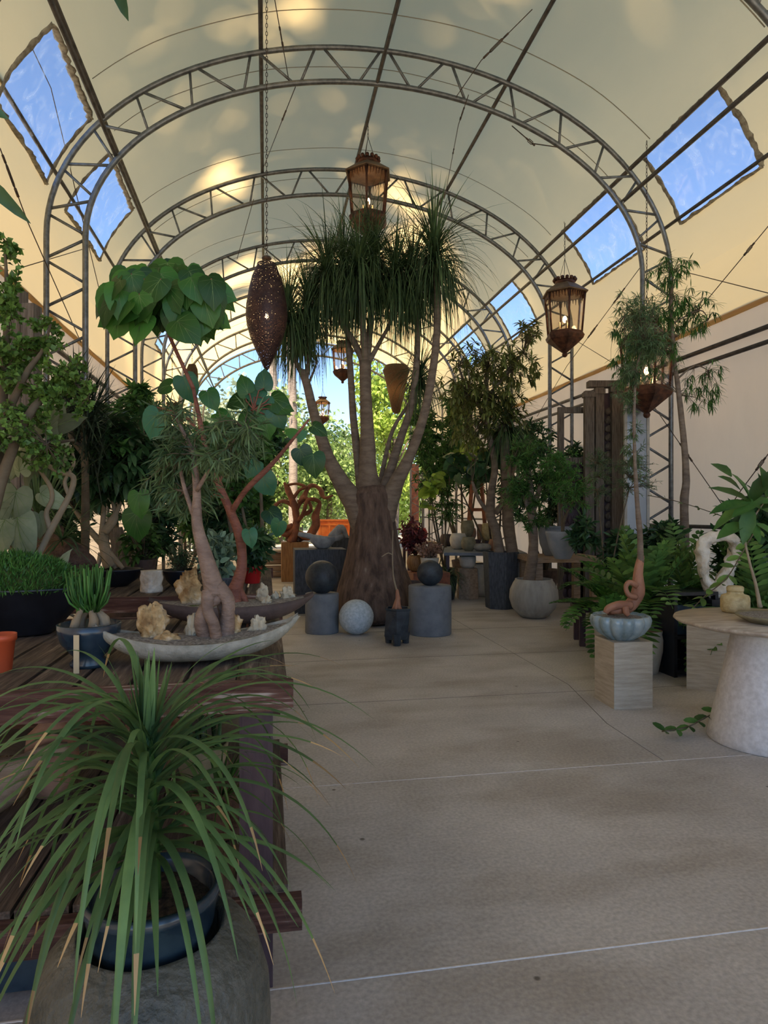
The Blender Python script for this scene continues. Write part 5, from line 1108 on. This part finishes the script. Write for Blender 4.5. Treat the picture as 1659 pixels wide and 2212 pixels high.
bush('tall_aisle_tree','tall leafy green tree on the right of the aisle behind the pottery table',1000,1200,14.5,[(990,900,14.5,40,80,.5),(960,1010,14.5,40,70,.5),(1030,1010,14.5,50,70,.5),(930,950,14.5,26,80,.4)],'blade',[60,50,50,40],18,.15,.035,'mid',.3,98,w=.5,h=.4,trr=.03)
bush('dense_green_shrub','dense dark-green shrub between the hexagonal planter and the leaning sash',1178,1185,12.2,[(1150,960,11.3,60,60,.5),(1200,1080,11.3,60,60,.5),(1110,1060,11.3,50,60,.5),(1245,1010,11.3,40,60,.4)],'blade',[50,50,40,30],18,.12,.03,'dark',.2,99,w=.5,h=.4,trr=.03)
t,q=potted('blue_green_fern','small bright blue-green fern leaf plant beside the fluted bowl',1318,1362,6.0,.28,.42,'greypot',0); mb,wd=MB(),MB()
for px,py in[(1305,1250),(1330,1245),(1285,1290),(1345,1262)]: frond(mb,wd,q,D(px,py,5.7)-q,.46,.7,.10,.026,n=18)
wd.build('frond_stems','mid',t); mb.build('fronds','bright',t)
bush('right_edge_shrub','dark leafy shrub at the right edge behind the table',1600,1330,6.4,[(1600,1200,6.3,60,90,.4),(1640,1120,6.2,50,80,.4)],'blade',[46,40],12,.15,.04,'dark',.1,96,w=.4,h=.4,potmt='black')
bush('small_right_shrub','mixed green shrub between the dark cycad and the grey pot',1445,1330,7.4,[(1440,1180,7.4,60,60,.4),(1350,1200,7.6,60,60,.4),(1260,1150,8.0,30,40,.3)],'blade',[44,44,20],14,.12,.035,'dark',.1,97,w=.4,h=.4,potmt='black')
# round-leaf sprig and floor sprig
def sprig(P,z,sz_,label,leafm_,pairs,seed,name='leafy_sprig'):
    Q=smooth([D(a,b,z+c_) for a,b,c_ in P],6); t=thing(name,label,'plant',Q[0]); MB().tube(Q,[.0045]*len(Q),5).build('stem','twig',t); r=random.Random(seed); m=MB()
    for i in range(pairs):
        f=(i+.6)/pairs*(len(Q)-1); k=min(int(f),len(Q)-2); p=Q[k].lerp(Q[k+1],f-k); d=(Q[k+1]-Q[k]).normalized(); s,_=frame(d)
        for sg in(-1,1): m.blade(p,(s*sg*.8+d*.5+V((0,0,r.uniform(-.5,.5)))),(V((0,-1,.8))).normalized(),S(sz_,z),S(sz_*.48,z),prof=((0,.2),(.25,.85),(.55,1),(.85,.7),(1,.1)),bend=.1)
    m.build('leaves',leafm_,t); return t
sprig([(1640,1130,.6),(1600,1200,.3),(1568,1250,0),(1520,1290,0),(1478,1335,0)],4.75,30,'arching stem with round yellow-green leaves crossing in front of the ring stone','jade',10,1)
sprig([(1610,1480,.5),(1560,1528,.2),(1520,1552,.08),(1480,1572,0),(1430,1580,-.05)],4.25,30,'thin sprig with small leaves hanging near the floor beside the cone base','mid',8,2)
sprig([(1650,1150,1.3),(1560,1115,1.2),(1470,1085,1.2),(1400,1070,1.2)],5.6,14,'thin bare-tipped green stem arching left across the right wall','mid',7,3)
# low bench and dark crate at right
table('low_bench',V((*D(1330,1350,7.3).xy,0)),.9,.5,.42,'leg','leg','low dark purple-brown bench behind the travertine plinth',rz=-.3,cat='bench')
t=thing('dark_rack','black shelving rack of dark boxes left of the ring stone','shelf',V((*D(1478,1400,6.0).xy,0))); c=ORG[t.name]
for s_ in(-1,1): MB().box(c+V((s_*.2,0,.37)),(.03,.35,.74)).build('side_panel','black',t,smooth=False)
for zz in(.05,.35,.73): MB().box(c+V((0,0,zz)),(.42,.36,.03)).build('shelf','black',t,smooth=False)
m=MB(); m.box(c+V((-.03,-.02,.50)),(.28,.26,.26)); tag(m.build('storage_bin','tableblue',origin=c+V((-.03,-.02,.365)),smooth=False),'dark blue bin sitting on the black rack','bin')
# ---------------------------------------------------------------- outside
m=MB(); m.box((5,40,-.15),(160,180,.1)); m.v=[v for v in m.v]; struct(m.build('ground','earth',smooth=False))
def hill():
    m=MB(); n=40
    for j in range(9):
        for i in range(n+1):
            x=-50+110*i/n; m.v.append(V((x,55+j*4,-.2+ (j/8)*(5.5+2.5*noise.noise(V((x*.06,1,0)))))))
    for j in range(8):
        for i in range(n): q=j*(n+1)+i; m.face((q,q+1,q+n+2,q+n+1))
    return m
o=hill().build('hillside','hill'); struct(o)
def otree(x,y,h,cr,mt,label,seed,n=2600,low=.15,ls=.28):
    t=thing('background_tree',label,'tree',(x,y,-.1),'trees beyond the open end'); r=random.Random(seed); b=V((x,y,-.1))
    m=MB(); trunk([b,b+V((.1,0,h*.35)),b+V((-.1,0,h*.7))],[.2,.15,.06],mb=m)
    blobs=[(b+V((r.uniform(-.7,.7)*cr,r.uniform(-.5,.5)*cr,h*r.uniform(low,.95))),cr*r.uniform(.35,.6)) for i in range(14)]
    for c,R in blobs[:8]: m.tube([b+V((0,0,h*.4)),c],[.06,.02],5)
    m.build('trunk','smooth_bark',t); L=MB()
    for i in range(n):
        c,R=r.choice(blobs); p=c+rdir(r)*R*r.random()**.4; L.diamond(p,rdir(r,-.2),ls*r.uniform(.6,1.2),ls*.5,r)
    L.build('foliage',mt,t)
OT=[(-3.5,30,7.0,2.6,'out3','grey-green tree just outside, left of the open end'),(.6,33,6.8,2.4,'out1','sunlit round tree outside behind the driftwood sculpture'),(3.2,35,6.6,2.2,'out1','sunlit tree outside between the left palm trunks'),(5.8,30,8.6,2.0,'out2','tall yellow-green tree outside right of the main palm trunk'),(8.0,33,9.2,2.6,'out2','yellow-green tree outside at the right of the open end'),(-1.5,40,8.6,3.2,'out3','pale grey-green tree farther out at left of the open end'),(2.2,44,8.2,3.4,'out1','distant leafy tree beyond the orange skip'),(8.6,44,7.5,4,'out1','distant leafy tree at far right beyond the open end'),(-7.5,38,8,3.6,'out3','large pale tree outside left, behind the shelter wall'),(5.2,50,9.0,3.6,'out3','farthest hazy tree in the middle of the view'),(-3,52,8.5,4,'out1','farthest tree to the left beyond the pale trees')]
for i,(x,y,h,cr,mt,lb) in enumerate(OT): otree(x,y,h,cr,mt,lb,100+i,4200 if y<36 else 3400,ls=.30 if y<36 else .42)
for px,zz,lb in((592,34,'tall bare palm trunk outside, directly below the perforated lantern'),(632,31,'tall bare palm trunk outside, left of the small distant lantern')):
    b=D(px,1150,zz); b.z=-.1; t=thing('fan_palm',lb,'tree',b); MB().tube(smooth([b,b+V((0,0,7)),b+V((-.4,0,14))],5),.2,14,bump=.2,bf=3).build('trunk','trunkp',t)
    m=MB(); r=random.Random(int(px)); q=b+V((-.4,0,14))
    for i in range(160): m.ribbon(q,rdir(r,.1),r.uniform(1.2,2),.09,r.uniform(.3,1),6)
    m.build('leaf_crown','out3',t)
b=D(733,1190,27); b.z=0; t=thing('orange_skip','bright orange ribbed steel skip outside beyond the open end','container',b); MB().box(b+V((.1,0,.55)),(2.0,1.3,1.15)).build('body','skip',t,smooth=False)
for zz in(.95,1.12): MB().box(b+V((.1,0,zz)),(2.12,1.42,.06)).build('rib','skip',t,smooth=False)
for i in range(6): MB().box(b+V((-.85+.38*i,-.68,.5)),(.06,.06,1.0)).build('upright_rib','skip',t,smooth=False)
m=MB(); m.box((-3.2,36.5,.9),(5,.3,1.8)); tag(m.build('stucco_wall','plasterw',origin=(-3.2,36.5,0),smooth=False),'low sunlit white stucco wall outside at left','wall')
t=thing('garden_gate_post','brown brick-red gate post with barred gate outside right of the palm trunk','gate',V((*D(895,1190,27).xy,0))); c=ORG[t.name]
MB().box(c+V((0,0,1.7)),(.32,.32,3.4)).build('post','drift',t,smooth=False); MB().box(c+V((.7,0,2.6)),(1.5,.2,.25)).build('beam','drift',t,smooth=False)
for i in range(7): MB().tube([c+V((.25+i*.15,0,.0)),c+V((.25+i*.15,0,1.9))],.02,5).build('bar','wire',t)
# tall spreading tree beside the shelter; its crown shades and dapples the roof
t=thing('overhanging_tree','tall spreading shade tree standing beside the shelter and overtopping its roof','tree',(-9,-2,-.1)); m=MB(); r=random.Random(77); b=V((-9,-2,-.1))
trunk([b,b+V((.3,0,7)),b+V((3,1,14))],[.5,.4,.25],mb=m)
for i in range(16):
    e=V((r.uniform(-6,2.5),r.uniform(-10,12),r.uniform(15.5,17))); a=b+V((3,1,14)); m.tube(smooth([a,a.lerp(e,.5)+V((0,0,.8)),e],3),srad([.15,.09,.03],3),6)
m.build('trunk','smooth_bark',t); L=MB()
for i in range(20000):
    y=r.uniform(-5,19.5); x=r.uniform(-4.3,7.2); g=noise.noise(V((x*.75,y*.42,5)))
    lim=.47 if y<12 else .47-.09*(y-12)
    if g>lim+r.uniform(-.04,.04): continue
    z=r.uniform(15,17.5); k=z-7.2
    L.diamond(V((x-.35*k,y-.62*k,z)),rdir(r),.56,.40,r)
L.build('foliage','mid',t)
# ---------------------------------------------------------------- light
w=bpy.data.worlds.new('world'); sc.world=w; w.use_nodes=True; N=w.node_tree.nodes; L=w.node_tree.links; bg=N['Background']
sky=N.new('ShaderNodeTexSky'); sky.sky_type='NISHITA'; sky.sun_disc=False; sky.sun_elevation=math.radians(52); sky.sun_rotation=math.radians(200); sky.altitude=1200; sky.air_density=.75; sky.dust_density=.1; sky.ozone_density=2.2
L.new(sky.outputs[0],bg.inputs[0]); bg.inputs[1].default_value=.138
sl=bpy.data.lights.new('sun','SUN'); sl.energy=6.0; sl.angle=math.radians(2.8); sl.color=(1,.85,.63); so=bpy.data.objects.new('sun',sl); COL.objects.link(so)
sd=V((-.35,-.62,1.0)); so.rotation_euler=sd.to_track_quat('Z','Y').to_euler()
sc.view_settings.view_transform='Standard'; sc.view_settings.look='None'; sc.view_settings.gamma=1; sc.view_settings.exposure=1.36; sc.view_settings.use_curve_mapping=False
